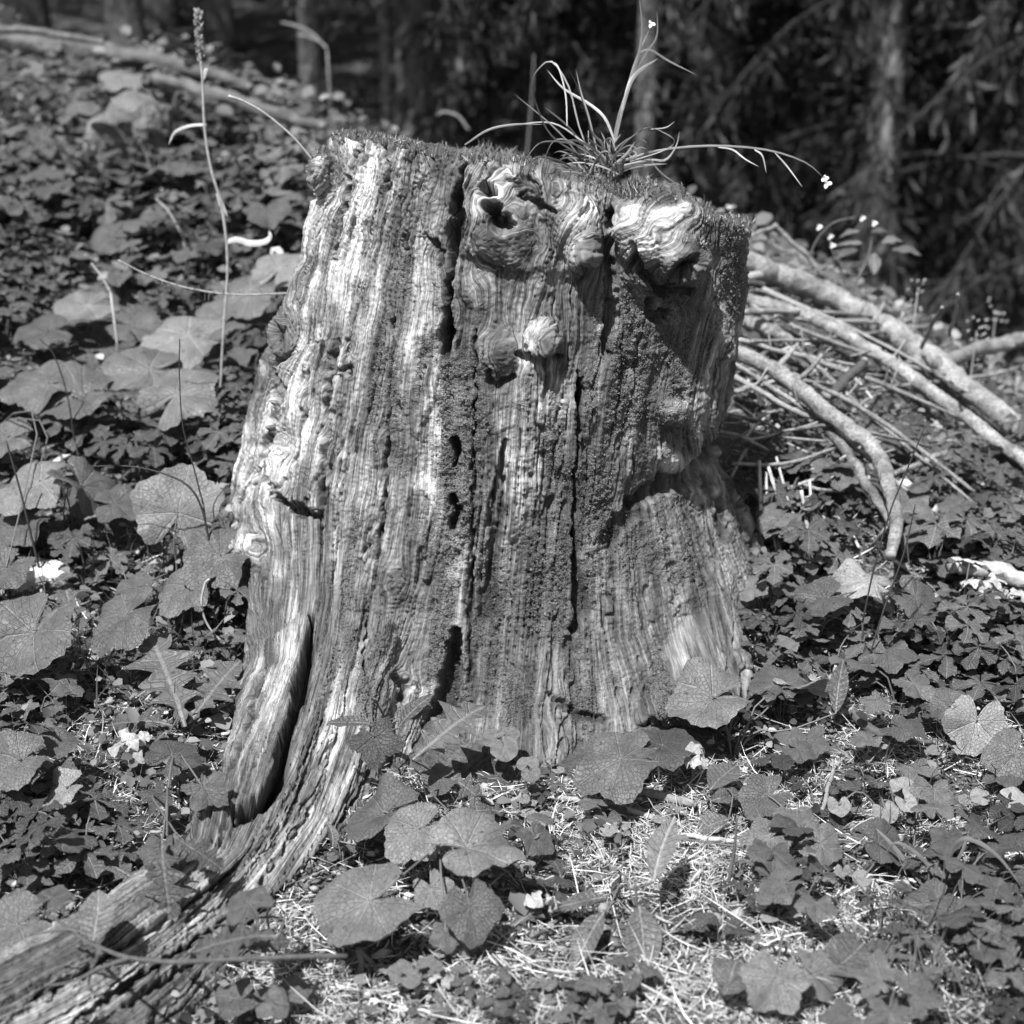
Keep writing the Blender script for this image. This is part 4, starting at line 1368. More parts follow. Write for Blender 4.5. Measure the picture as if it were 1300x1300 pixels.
# moss on the cut top of the stump
sel = np.where((topf > .35) & (P[:, 2] > .6))[0]
edge = np.where((N[:, 2] > .25) & (P[:, 2] > ztop(P[:, 0], P[:, 1]) - .02) & (topf <= .35) & (n2(PX / 40, PY / 40, 360) > .1))[0]
pk = np.concatenate([rng.choice(sel, 22000), rng.choice(edge, 1500) if len(edge) else sel[:0]])
Bs = P2[pk] + rng.normal(0, .0015, (len(pk), 3))
hum = np.clip(.55 + .9 * fbm2(Bs[:, 0] * 14, Bs[:, 1] * 14, 3, 365), .12, 1.5)
n = len(Bs)
cush = sst(.0, .25, Bs[:, 0]) * .010 * np.clip(hum, 0, 1)
Bs[:, 2] += rng.random(n) * cush
me = strips(Bs - np.array((0, 0, .003)), rng.uniform(0, 6.283, n), rng.normal(1.0, .4, n), rng.uniform(.006, .014, n) * hum, rng.uniform(.0009, .0020, n), rng.normal(0, .35, n), 'moss', GRASSM, np.clip(rng.lognormal(math.log(.15), .55, n), .03, .5))
add('moss', me, kind='stuff', label='fuzzy moss cushion covering the stump\'s cut top', cat='moss')
# crusty lichen grains on the stump
w_ = np.clip(lich - .35, 0, 1) * (facing > .2)
pk = rng.choice(nv, 6000, p=w_ / w_.sum())
Bs, Nn = P2[pk], NN[pk].astype(float)
n = len(pk)
sz = np.clip(rng.lognormal(math.log(.0009), .5, n), .0004, .003)
O6 = np.array(((1, 0, 0), (-1, 0, 0), (0, 1, 0), (0, -1, 0), (0, 0, 1), (0, 0, -1)), float)
V = (Bs + Nn * (sz * .5)[:, None])[:, None, :] + (O6[None] + rng.normal(0, .28, (n, 6, 3))) * sz[:, None, None]
T8 = np.array(((4, 0, 2), (4, 2, 1), (4, 1, 3), (4, 3, 0), (5, 2, 0), (5, 1, 2), (5, 3, 1), (5, 0, 3)))
T = ((np.arange(n) * 6)[:, None, None] + T8[None]).reshape(-1, 3)
me = mesh_np('lichen_crust', V.reshape(-1, 3) - S0, T, NEED)
fattr(me, 'tone', np.repeat(np.clip(rng.lognormal(math.log(.075), .35, n), .02, .2), 6))
add('lichen_crust', me, stump, 'grainy crust of lichen', kind='stuff')
# ------------------------------------------------------------------ the spruce forest behind
m = Mat('spruce_bark')
tc = m.n('ShaderNodeTexCoord').outputs['Object']
mp = m.n('ShaderNodeMapping')
mp.inputs['Scale'].default_value = (1, 1, .35)
m.l(tc, mp.inputs['Vector'])
vo = m.n('ShaderNodeTexVoronoi')
vo.inputs['Scale'].default_value = 38
m.l(mp.outputs[0], vo.inputs['Vector'])
no = m.noise(mp.outputs[0], 14, 5, .65)
oi = m.n('ShaderNodeObjectInfo').outputs['Random']
m.grey(m.math('MULTIPLY', m.math('MULTIPLY', m.remap(no, .3, .7, .08, .20), m.remap(vo.outputs['Distance'], 0, .6, 1.2, .6)), m.remap(oi, 0, 1, .7, 1.5)))
m.p.inputs['Roughness'].default_value = .9
m.l(m.bump(m.math('SUBTRACT', no, vo.outputs['Distance']), .02), m.p.inputs['Normal'])
BARK = m.m
DBARK = simple_mat('dead_branch_bark', .03, .9, .4, 40)
SPR = tone_mat('spruce_needles', .6, .1)


def spruce(seed, H=11.0, rb=.11, low=1.1, reach=2.3, nb=90, dead=6):
    g = np.random.default_rng(seed)
    tr = MB()
    zz = np.linspace(-.5, H, 26)
    wx = .05 * np.sin(zz * .7 + seed)
    tr.tube(np.stack([wx, .04 * np.cos(zz * .6 + seed), zz], -1), np.clip(rb * (1 - (zz + .0) / H * .93), .01, 1) * (1 + .35 * np.exp(-np.clip(zz, 0, 9) * 6)), 14, rough=.10, seed=seed)
    trunk = tr.mesh('trunk', BARK)
    dead_b = []
    for k in range(dead):
        db = MB()
        a, z = g.uniform(0, 6.283), g.uniform(.3, 2.6)
        L = g.uniform(.3, 1.1)
        d = np.array((math.cos(a), math.sin(a), 0))
        p = np.array((0, 0, z)) + d * rb * .6
        pts = smooth_path([p, p + d * L * .4 + np.array((0, 0, -.02)), p + d * L + np.array((g.normal(0, .08), g.normal(0, .08), -.25 * L))], 6)
        db.tube(pts, np.linspace(.009, .003, 6), 4, cap=False, rough=.2, seed=k)
        dead_b.append(db.mesh('dead_branch', DBARK))
    # crown: drooping boughs set with hanging twigs
    B, D, L_, W_, tn = [], [], [], [], []
    wd = MB()
    for k in range(nb):
        f = k / (nb - 1)
        z = low + (H - low - .4) * f ** 1.05
        a = k * 2.4 + g.uniform(-.4, .4)
        L = (reach * (1 - .85 * f) + .25) * g.uniform(.75, 1.1)
        d = np.array((math.cos(a), math.sin(a), 0))
        s = np.array((-math.sin(a), math.cos(a), 0))
        t = np.linspace(0, 1, 9)
        pts = np.array((0, 0, z)) + d[None] * (L * t)[:, None] + np.array((0, 0, 1.0)) * (-(.42 * L) * t ** 1.6 + .10 * L * np.sin(t * 3.1))[:, None]
        wd.tube(pts[:8], np.linspace(.016, .004, 8), 4, cap=False)
        ntw = int(26 + 26 * (1 - f))
        tt = g.uniform(.12, 1, ntw)
        bp = np.stack([np.interp(tt, t, pts[:, q]) for q in range(3)], -1)
        sg = g.choice((-1, 1), ntw)
        tw = (g.uniform(.18, .5, ntw) * (1.15 - .6 * tt) * min(1, L))[:, None]
        dirn = s[None] * (sg * g.uniform(.2, .9, ntw))[:, None] + d[None] * g.uniform(.1, .6, ntw)[:, None] + np.array((0, 0, -1.0))[None] * g.uniform(.6, 2.2, ntw)[:, None]
        dirn /= np.linalg.norm(dirn, axis=1)[:, None]
        for q in range(7):                               # needle tufts along each twig
            B.append(bp + dirn * tw * (q / 7))
            dd = dirn + g.normal(0, .38, (ntw, 3))
            D.append(dd / np.linalg.norm(dd, axis=1)[:, None])
            L_.append(g.uniform(.06, .13, ntw))
            W_.append(g.uniform(.008, .022, ntw))
            tn.append(np.full(ntw, 1.0) * g.lognormal(math.log(.026), .4, ntw))
    B, D, L_, W_, tn = np.vstack(B), np.vstack(D), np.concatenate(L_), np.concatenate(W_), np.concatenate(tn)
    n = len(B)
    sd = np.cross(D, g.normal(0, 1, (n, 3)))
    sd /= np.linalg.norm(sd, axis=1)[:, None] + 1e-9
    V = np.stack([B - sd * (W_ * .2)[:, None], B + sd * (W_ * .2)[:, None], B + D * (L_ * .5)[:, None] + sd * (W_ * .6)[:, None] + np.array((0, 0, -.01)), B + D * L_[:, None], B + D * (L_ * .5)[:, None] - sd * (W_ * .6)[:, None] + np.array((0, 0, -.01))], 1).reshape(-1, 3)
    i = (np.arange(n) * 5)[:, None]
    T = np.concatenate([np.concatenate([i + a for a in q], 1) for q in ((0, 1, 2), (0, 2, 4), (4, 2, 3))])
    cr = mesh_np('crown', V, T, SPR, smooth=False)
    fattr(cr, 'tone', np.repeat(np.clip(tn, .012, .2), 5))
    return trunk, cr, dead_b, wd.mesh('boughs', DBARK)


SP = [spruce(401, 12, .10, 2.6, 2.2, 100), spruce(402, 13, .14, 1.8, 2.5, 105), spruce(403, 10, .06, 2.8, 1.7, 80, 4), spruce(404, 14, .17, 2.4, 2.8, 105, 7), spruce(405, 12, .11, .8, 2.2, 115, 5)]


def tree(kind, x, y, label, group=None, rz=None, sc=1.0, shift=0.0, near=False):
    tr, cr, dbr, bo = SP[kind]
    t = add('spruce_tree', None, None, label, 'tree', group, loc=(x, y, gz(x, y) - .05 + shift))
    t.rotation_euler = (U_(-.03, .03), U_(-.03, .03), rz if rz is not None else U_(0, 6.28))
    t.scale = (sc, sc, sc)
    add('trunk', tr, t)
    c = add('crown', cr, t)
    add('boughs', bo, c)
    if near:
        for q in dbr:
            add('dead_branch', q, t)
    return t


for px, y, kind, sc, lab in (
        (400, 6.6, 0, .62, 'slim spruce trunk at the top of the grassy bank behind the stump'),
        (490, 7.2, 2, .55, 'thin pale sapling trunk beside the broad dark spruce'),
        (545, 8.2, 3, 1.0, 'broad dark spruce trunk rising behind the stump\'s uphill shoulder'),
        (600, 9.5, 1, 1.0, 'spruce with a mid grey trunk close behind the broad dark one'),
        (672, 8.4, 4, .8, 'spruce trunk with hanging boughs behind the grass tuft'),
        (730, 10.5, 0, 1.0, 'slender spruce between the hanging boughs, behind the grass tuft'),
        (818, 7.2, 0, .70, 'pale straight spruce trunk directly behind the grass stems'),
        (905, 8.6, 4, 1.0, 'spruce with long drooping boughs behind the burl'),
        (1125, 9.5, 4, .9, 'spruce trunk broken up by twigs above the pile of poles'),
        (1238, 11, 3, .9, 'dark spruce deep in the shade above the crossing poles'),
        (190, 7.6, 3, .7, 'dark spruce behind the fallen logs on the bank'),
        (300, 11.5, 1, 1.0, 'spruce standing beyond the bank behind the flower spike'),
        (75, 10.5, 1, .9, 'spruce standing beyond the fallen log\'s far end'),
        (1010, 11.5, 4, 1.05, 'spruce half hidden by hanging boughs beyond the poles'),
        (1300, 9, 4, 1.0, 'spruce with low boughs at the shaded edge past the forked pole')):
    P0 = at_y(px, 300, y)
    tree(kind, P0[0], y, lab, sc=sc, near=True)
for q in range(62):
    y = U_(12, 30)
    x = U_(-.5, .5) * (y + 2) * 1.1
    tree(random.choice((0, 1, 3, 4, 4)), x, y, 'spruce deep in the dark forest behind the other trees', 'distant spruces deep in the forest', sc=U_(.9, 1.25))
for x, y in ((-3.8, 7.5), (-5.5, 6), (-7, 9), (4.6, 8), (5.5, 6.5), (3.4, 6.6), (6.8, 9.5), (-6.5, 12), (2.4, 7.6), (7, 4.5)):
    tree(4 if x > 0 else 3, x, y, 'spruce of the forest edge flanking the clearing', 'spruces flanking the clearing', sc=1.05)

# undergrowth at the forest edge
n = 26000
XY = np.column_stack([rng.uniform(-4.5, 2.5, n), 2.2 + 8 * rng.random(n) ** 1.5])
Z = np.concatenate([ground(XY[i:i + 20000]) for i in range(0, n, 20000)])
Bs = np.column_stack([XY, Z])
den = fbm2(XY[:, 0] * 1.3, XY[:, 1] * 1.3, 3, 380)
k_ = rng.random(n) < np.clip(.5 + den, .05, 1)
Bs, den = Bs[k_], den[k_]
n = len(Bs)
Bs[:, 2] += rng.random(n) * .16 * np.clip(.4 + den, .1, 1)
me = leaflets(Bs, rng.uniform(.02, .06, n), 'undergrowth', np.clip(rng.lognormal(math.log(.10), .5, n), .03, .4))
add('undergrowth', me, kind='stuff', label='blurred leafy undergrowth along the forest edge', cat='undergrowth')
# ------------------------------------------------------------------ poles, sticks and twigs
m = Mat('peeled_wood')
tc = m.n('ShaderNodeTexCoord').outputs['Object']
no = m.noise(tc, 24, 5, .65)
n2_ = m.noise(tc, 170, 4, .6)
oi = m.n('ShaderNodeObjectInfo').outputs['Random']
m.grey(m.math('MULTIPLY', m.math('MULTIPLY', m.remap(no, .35, .65, .09, .26), m.remap(n2_, .3, .7, .55, 1.45)), m.remap(oi, 0, 1, .8, 1.25)))
m.p.inputs['Roughness'].default_value = .8
m.l(m.bump(m.math('ADD', no, m.math('MULTIPLY', n2_, .5)), .006), m.p.inputs['Normal'])
PEEL = m.m
TWIG = simple_mat('dark_twig', .07, .8, .4, 120, bump=.002)
GTWIG = simple_mat('grey_twig', .24, .8, .4, 120, bump=.002)
WHITE = simple_mat('bleached_wood', .34, .8, .5, 70, 6, bump=.004)
CUT = simple_mat('cut_wood_face', .22, .7, .15, 150)


def stick(name, label, cat, pix, wpx, mat, h=.03, sides=9, seg=26, rough=.14, ends=True, twigs=(), group=None, abs_y=None, wig=1.0, lift=.06):
    """pix: points (px, py[, height over ground or, with abs_y, depth y]); the width in px becomes a radius at that distance"""
    pts = []
    for q in pix:
        if abs_y is not None:
            y_ = q[2] if len(q) > 2 else abs_y
            g = on_ground(q[0], q[1], lift)
            if g is not None:
                y_ = min(y_, g[1])                        # a stick lies on the soil, never in it
            pts.append(at_y(q[0], q[1], y_))
        else:
            g = on_ground(q[0], q[1], q[2] if len(q) > 2 else h)
            pts.append(g)
    pts = np.array(pts)
    W = np.interp(np.linspace(0, 1, seg), np.linspace(0, 1, len(wpx)), wpx) if hasattr(wpx, '__len__') else np.full(seg, wpx)
    c = smooth_path(pts, seg)
    dep = (c - CAM) @ FWD
    r_ = W * dep / FPX / 2
    L = np.linalg.norm(c[-1] - c[0])
    c = c + wig * .35 * r_[:, None] * np.stack([n2(np.arange(seg) * .35 + pix[0][0], np.full(seg, q * 9.1), 500) for q in range(3)], -1)
    o = add(name, None, None, label, cat, group, loc=c[0])
    b = MB()
    b.tube(c - c[0], r_, sides, rough=rough, seed=int(pix[0][0]) % 97)
    add('shaft', b.mesh('shaft', mat), o)
    if ends:
        for e, nb_ in ((0, 1), (-1, -2)):
            d = c[e] - c[nb_]
            d /= np.linalg.norm(d)
            k = MB()
            k.tube(np.array([c[e] - d * .002, c[e] + d * .003]) - c[0], r_[e] * .9, sides)
            add('cut_end', k.mesh('cut_end', CUT), o)
    for f, dx, dy, ln, w_ in twigs:
        i = int(f * (seg - 1))
        d = np.array((dx, 0.0, dy)) / math.hypot(dx, dy)
        k = MB()
        tl = ln * dep[i] / FPX
        k.tube(smooth_path([c[i] - c[0], c[i] - c[0] + d * tl * .5 + np.array((0, -.1 * tl, 0)), c[i] - c[0] + d * tl + np.array((0, 0, .1 * tl))], 6), np.linspace(w_, w_ * .6, 6) * dep[i] / FPX / 2, 6, rough=.2)
        add('side_twig', k.mesh('side_twig', mat), o)
    return o


def pole(label, pix, w_, mat=PEEL, name='fallen_pole', cat='pole', **kw):
    return stick(name, label, cat, pix, w_, mat, abs_y=1.0, sides=16, seg=70, rough=.16, wig=.5, **kw)


pole('thick peeled pole, the widest of the pile behind the stump', [(905, 322, 1.42), (1000, 352, 1.38), (1100, 402, 1.32), (1190, 462, 1.26), (1320, 568, 1.16)], (28, 30, 30, 28), twigs=((.62, .3, 1, 26, 7), (.4, -.2, 1, 18, 5)))
pole('slim pole lying uppermost on the pile behind the stump', [(910, 314, 1.36), (985, 338, 1.33), (1062, 376, 1.30)], (15, 14, 11))
pole('slim peeled pole under the thickest pole, reaching the stump', [(905, 366, 1.30), (985, 390, 1.27), (1040, 408, 1.25), (1090, 426, 1.22)], (17, 16, 14))
pole('pale short pole lowest in the pile against the stump', [(900, 388, 1.15), (960, 412, 1.12), (1015, 440, 1.10)], (18, 18, 14))
pole('thin pole running parallel below the thickest pole', [(1050, 412, 1.24), (1130, 460, 1.18), (1220, 524, 1.12), (1320, 600, 1.04)], (16, 18, 17))
pole('curved branch crossing over the thick pole toward the forest', [(1160, 462, 1.22), (1200, 458, 1.30), (1250, 441, 1.38), (1330, 426, 1.50)], (20, 18, 20), name='fallen_branch', cat='branch')
pole('bent grey branch curving down to the leaves in front of the poles', [(925, 442, .80), (1000, 480, .74), (1060, 530, .66), (1108, 570, .58), (1128, 612, .52), (1138, 660, .46), (1132, 705, .42)], (19, 22, 22, 21, 18, 14), name='bent_branch', cat='branch', lift=.12, twigs=((.2, .9, .9, 48, 9),))
for q in range(14):
    x0_, y0_ = U_(925, 1010), U_(345, 500)
    x1_, y1_ = x0_ + U_(120, 300), 0
    y1_ = y0_ + (x1_ - x0_) * random.choice((U_(.3, .8), U_(.3, .8), U_(-.15, .25), U_(.8, 1.3)))
    ga, gb_ = on_ground(x0_, y0_, .05), on_ground(min(x1_, 1340), y1_, .05)
    if ga is None or gb_ is None:
        continue
    stick('slender_branch', 'slender bare branch tangled into the pile of poles', 'branch', [(x0_, y0_, ga[1] - U_(0, .12)), ((x0_ + x1_) / 2, (y0_ + y1_) / 2 + U_(-14, 10), (ga[1] + gb_[1]) / 2 - U_(.02, .12)), (x1_, y1_, gb_[1] - U_(0, .05))], (U_(5, 10), U_(4, 8), U_(2.5, 5)), random.choice((PEEL, PEEL, GTWIG)), abs_y=1.0, sides=7, seg=26, rough=.18, ends=False,
          twigs=((U_(.2, .8), U_(-.5, .8), 1, U_(15, 35), 3.5),), group='slender branches in the pole pile')
stick('straight_stick', 'straight stick with a bright broken tip under the bent branch', 'stick', [(1042, 532, .56), (1095, 604, .47), (1140, 680, .38)], (13, 13, 12), PEEL, abs_y=.5, seg=40, lift=.09)
stick('broken_peg', 'dark broken peg leaning on the bent branch', 'stick', [(1052, 505, .07), (1075, 480, .09), (1098, 458, .11)], (14, 14, 11), TWIG)
stick('pale_stub', 'short pale stub sticking out beside the bent branch', 'stick', [(1135, 600, .05), (1168, 588, .06), (1200, 575, .07)], (7, 8, 8), PEEL)
stick('long_twig', 'long thin twig lying across the bent branch', 'twig', [(990, 548, .09), (1060, 540, .10), (1120, 552, .10), (1182, 568, .08)], (5, 5, 4), PEEL, ends=False)
stick('pale_stick', 'pale stick piece downhill of the bent branch\'s foot', 'stick', [(1145, 615, .03), (1170, 645, .03), (1190, 668, .02)], (18, 16, 10), WHITE)
stick('pale_stick', 'pale stick poking up from the leaves beside the bent branch', 'stick', [(1150, 700, .02), (1172, 668, .04), (1190, 642, .05)], (11, 11, 8), WHITE)
stick('pale_stick', 'slim bleached stick lying flat past the bent branch', 'stick', [(1160, 662, .02), (1190, 678, .02), (1222, 695, .015)], (13, 12, 10), WHITE)
stick('bleached_log', 'bleached log end lying beside the white withered petals', 'log', [(1205, 716, .08), (1260, 726, .08), (1330, 740, .08)], (20, 23, 22), WHITE, sides=12)
stick('leaning_twig', 'crooked grey twig rising above the thick poles', 'twig', [(1045, 352, 1.30), (1020, 320, 1.30), (1000, 302, 1.30), (984, 286, 1.30)], (7, 7, 6, 5), GTWIG, abs_y=1.3)
stick('leaning_twig', 'short pale twig crossing the crooked one beside the stump top', 'twig', [(935, 306, 1.2), (960, 296, 1.22), (986, 287, 1.25)], (6, 6, 5), PEEL, abs_y=1.2)
stick('leaning_twig', 'straight pale twig standing past the pole pile', 'twig', [(1170, 440, .10), (1182, 415, .18), (1196, 390, .26)], (6, 6, 5), PEEL)
stick('leaning_twig', 'thin pale twig standing behind the pole pile', 'twig', [(1205, 425, .18), (1212, 400, .26), (1216, 374, .33)], (5, 5, 4), GTWIG)
stick('short_twig', 'short upright twig between bent branch and stump', 'twig', [(965, 490, .06), (985, 470, .09), (1008, 442, .13)], (7, 8, 7), GTWIG)
stick('short_twig', 'thin twig slanting up from the bank beside the stump', 'twig', [(1008, 528, .05), (985, 505, .08), (962, 478, .10)], (5, 5, 4), PEEL)
stick('root_twig', 'pale twig arching against the stump\'s downhill flank', 'twig', [(912, 548, .10), (945, 556, .10), (975, 572, .08)], (5, 6, 4), PEEL, ends=False)
for q, (p, w_) in enumerate((([(963, 585, .10), (965, 640, .07), (968, 712, .01)], 5), ([(972, 600, .09), (976, 650, .06), (990, 715, .01)], 4), ([(975, 592, .09), (992, 640, .06), (1018, 705, .01)], 5),
                             ([(985, 580, .09), (1002, 640, .06), (1025, 690, .02)], 4), ([(1018, 622, .08), (1022, 655, .05), (1030, 690, .01)], 5), ([(1028, 610, .08), (1030, 650, .05), (1028, 692, .01)], 4),
                             ([(960, 620, .08), (985, 680, .03), (1000, 735, .01)], 4), ([(1035, 632, .07), (1042, 665, .04), (1044, 690, .01)], 4))):
    stick('dry_stalk', 'slender dry stalk in the bundle leaning at the stump\'s downhill foot', 'stalk', p, w_, WHITE, ends=False, sides=6, seg=12, group='dry stalks at the stump\'s downhill foot')
for q, (p, w_) in enumerate((([(930, 588, .09), (1000, 588, .09), (1060, 570, .09)], 5), ([(945, 560, .09), (1010, 545, .09), (1045, 535, .09)], 4), ([(1000, 620, .06), (1035, 608, .07), (1065, 606, .07)], 5),
                             ([(1015, 598, .07), (1050, 592, .08), (1075, 578, .09)], 4), ([(925, 525, .08), (975, 538, .08), (1000, 560, .07)], 4), ([(960, 548, .09), (1000, 556, .08), (1050, 560, .08)], 4))):
    stick('brush_twig', 'thin dry twig in the brush heap between stump and bent branch', 'twig', p, w_, GTWIG, ends=False, sides=6, seg=14, group='brush twigs beside the stump')
for q in range(60):
    px, py, a, l_ = U_(935, 1150), U_(440, 690), U_(0, 6.28), U_(30, 75)
    p2 = (px + l_ * math.cos(a), py + .6 * l_ * math.sin(a))
    if p2[0] < 925:
        continue
    stick('brush_twig', 'thin dry twig in the brush heap between stump and bent branch', 'twig', [(px, py, U_(.02, .07)), ((px + p2[0]) / 2, (py + p2[1]) / 2 + U_(-8, 4), U_(.03, .09)), (p2[0], p2[1], U_(.02, .07))], U_(2.5, 5.5), random.choice((GTWIG, GTWIG, WHITE, TWIG)), ends=False, sides=5, seg=12, group='brush twigs beside the stump')
# foreground sticks
stick('rough_twig', 'rough dark twig lying among strawberry leaves on the litter', 'twig', [(1083, 903, .03), (1105, 925, .02), (1130, 938, .018), (1185, 942, .015)], (12, 13, 12, 5), TWIG, sides=9)
stick('rough_twig', 'stubby twig half buried in pale needles by the oval leaf', 'twig', [(1112, 1196, .015), (1145, 1215, .015), (1182, 1240, .01)], (13, 15, 13), TWIG, sides=9)
stick('pale_twig', 'pale straight twig under the three ragged leaves', 'twig', [(866, 1060, .015), (900, 1064, .018), (945, 1070, .015)], (6, 7, 5), WHITE)
stick('pale_twig', 'grey split twig on the soil below the mossy foot', 'twig', [(690, 1010, .012), (760, 1020, .015), (820, 1035, .012), (850, 1048, .01)], (6, 9, 8, 5), GTWIG)
stick('pale_twig', 'short grey twig beneath the overlapping coltsfoot leaves', 'twig', [(800, 1005, .012), (840, 1010, .015), (880, 1022, .012)], (9, 12, 10), GTWIG)
stick('pale_twig', 'thin pale twig slanting over needles by the violet', 'twig', [(1040, 1040, .02), (1052, 1000, .03), (1058, 975, .03)], (5, 6, 4), GTWIG)
fg = stick('bare_twig', 'long dark forked twig stretched over the lower root', 'twig', [(440, 1213, .13), (330, 1216, .16), (230, 1221, .17), (160, 1215, .17), (110, 1195, .17), (70, 1165, .16)], (7, 7, 6, 5, 4), TWIG, ends=False, seg=34)
b = MB()
o0 = np.array(fg.location)
for pp in ([(165, 1216, .17), (130, 1228, .16), (95, 1245, .14), (60, 1252, .12)], [(128, 1205, .17), (118, 1228, .15), (112, 1248, .13), (120, 1262, .12), (132, 1266, .12)], [(100, 1185, .17), (85, 1180, .17), (40, 1186, .16)]):
    c = smooth_path([on_ground(*q) for q in pp], 12)
    b.tube(c - o0, np.linspace(.0022, .0012, 12), 5, rough=.15)
add('side_twig', b.mesh('side_twig', TWIG), fg)
for q in range(60):
    px, py = random.choice((right_low, right_bank, mid_low, left_low, right_top))()
    b0 = on_ground(px, py)
    if b0 is None or in_stump(b0[0], b0[1]):
        continue
    a = U_(0, 360)
    l_ = U_(18, 48)
    p2 = (px + l_ * math.cos(a), py + l_ * .5 * math.sin(a))
    stick('litter_twig', 'small broken twig lying loose in the litter', 'twig', [(px, py, .010), ((px + p2[0]) / 2 + U_(-4, 4), (py + p2[1]) / 2 + U_(-3, 3), .014), (p2[0], p2[1], .010)], U_(2.5, 6), random.choice((TWIG, GTWIG, GTWIG, WHITE)), ends=False, sides=5, seg=8, group='broken twigs in the litter')

# fallen logs and rocks on the far bank
LOGM = simple_mat('mossy_bark', .09, .9, .6, 14, 5, bump=.02)
stick('fallen_log', 'long mossy log lying along the top of the bank', 'log', [(-60, 42), (0, 50), (90, 60), (190, 76), (260, 92), (315, 110)], (26, 28, 26, 24, 20, 10), LOGM, abs_y=3.3, lift=.13, sides=16, seg=44, rough=.3)
stick('fallen_log', 'shorter mossy log below the long one on the bank', 'log', [(195, 98), (260, 116), (330, 138), (410, 162)], (16, 20, 18, 12), LOGM, abs_y=3.1, lift=.12, sides=14, seg=36, rough=.3)
stick('fallen_branch', 'thin upper branch resting behind the long mossy log', 'branch', [(-40, 34), (60, 42), (130, 54)], (10, 10, 8), LOGM, abs_y=3.45, lift=.2)
stick('fallen_branch', 'pale short stick behind the flower spike on the bank', 'stick', [(308, 100, .06), (335, 118, .05), (345, 126, .03)], (7, 7, 6), PEEL)


def rock(name, label, px, py, wpx, hpx, seed, mat):
    b0 = on_ground(px, py)
    d = float((b0 - CAM) @ FWD)
    w_, h_ = wpx * d / FPX / 2, hpx * d / FPX
    bm = bmesh.new()
    bmesh.ops.create_icosphere(bm, subdivisions=4, radius=1)
    V = np.array([v.co[:] for v in bm.verts])
    Fc = np.array([[v.index for v in f.verts] for f in bm.faces])
    bm.free()
    r_ = 1 + .22 * fbm3(V, 1.3, 4, seed) + .05 * fbm3(V, 7, 2, seed + 9)
    V = V * r_[:, None]
    V = np.sign(V) * np.abs(V) ** .9
    o = add(name, mesh_np(name, V * np.array((w_, w_ * .8, h_)), Fc, mat), None, label, 'rock', loc=b0)
    o.rotation_euler = (0, .12, .4)
    return o


ROCK = simple_mat('pale_rock', .15, .9, .6, 16, 7, bump=.05)
rock('rock', 'pale rounded rock half sunk in the leafy bank', 168, 196, 116, 78, 600, ROCK)
rock('rock', 'low pale rock behind the flower stalk', 300, 205, 70, 18, 603, ROCK)
rock('rock', 'bright flat stone among the leaves of the uphill bank', 50, 740, 80, 28, 606, simple_mat('bright_stone', .5, .9, .5, 12, 6, bump=.02))
rock('rock', 'small pale stone beside the bright flat one under short grass', 8, 700, 40, 30, 609, ROCK)


# ------------------------------------------------------------------ stalks and grass blades
def ribbon(pts, wid, seg=14, flat=(0, -1, .3)):
    c = smooth_path(pts, seg)
    T = np.gradient(c, axis=0)
    T /= np.linalg.norm(T, axis=1)[:, None]
    S = np.cross(T, np.array(flat, float))
    S /= np.linalg.norm(S, axis=1)[:, None] + 1e-9
    Nn = np.cross(S, T)
    w_ = wid * np.sin(np.pi * np.clip(np.linspace(.18, 1.0, seg), 0, 1)) ** .7 / 2
    V = np.stack([c - S * w_[:, None], c + Nn * (w_ * .35)[:, None], c + S * w_[:, None]], 1).reshape(-1, 3)
    i = (np.arange(seg - 1)[:, None] * 3 + np.arange(2)[None]).ravel()
    return V, np.stack([i, i + 1, i + 4, i + 3], -1)


def blade(parent, pix, wpx, y, mat, name='blade', dy=0.0, label=None):
    n = len(pix)
    pts = np.array([at_y(p[0], p[1], y + dy * k / max(1, n - 1)) for k, p in enumerate(pix)])
    d = float((pts[0] - CAM) @ FWD)
    V, Q = ribbon(pts, wpx * d / FPX, 16)
    return add(name, mesh_np(name, V - np.array(parent.location), Q, mat), parent, label)


BLADE = simple_mat('sedge_blade', .19, .45, .2, 70, rnd=.45, spec=.5)
BLADE_D = simple_mat('sedge_blade_dark', .09, .5, .2, 70, rnd=.4, spec=.4)
FLOW = simple_mat('pale_flower', .7, .6, .1, 90)


def head(parent, px, py, y, rpx, n=5, name='flower_head', mat=None):
    """small nodding flower: a few petals and a bud"""
    c = at_y(px, py, y)
    d = float((c - CAM) @ FWD)
    s = rpx * d / FPX
    b = MB()
    for k in range(n):
        a = k * 6.283 / n + U_(-.3, .3)
        dd = np.array((math.cos(a), -.4, math.sin(a) - .2))
        V, Q = ribbon([c, c + dd * s * .6 + np.array((0, 0, .1 * s)), c + dd * s], s * .9, 6)
        b.add(V - np.array(parent.location), Q)
    return add(name, b.mesh(name, mat or FLOW), parent)


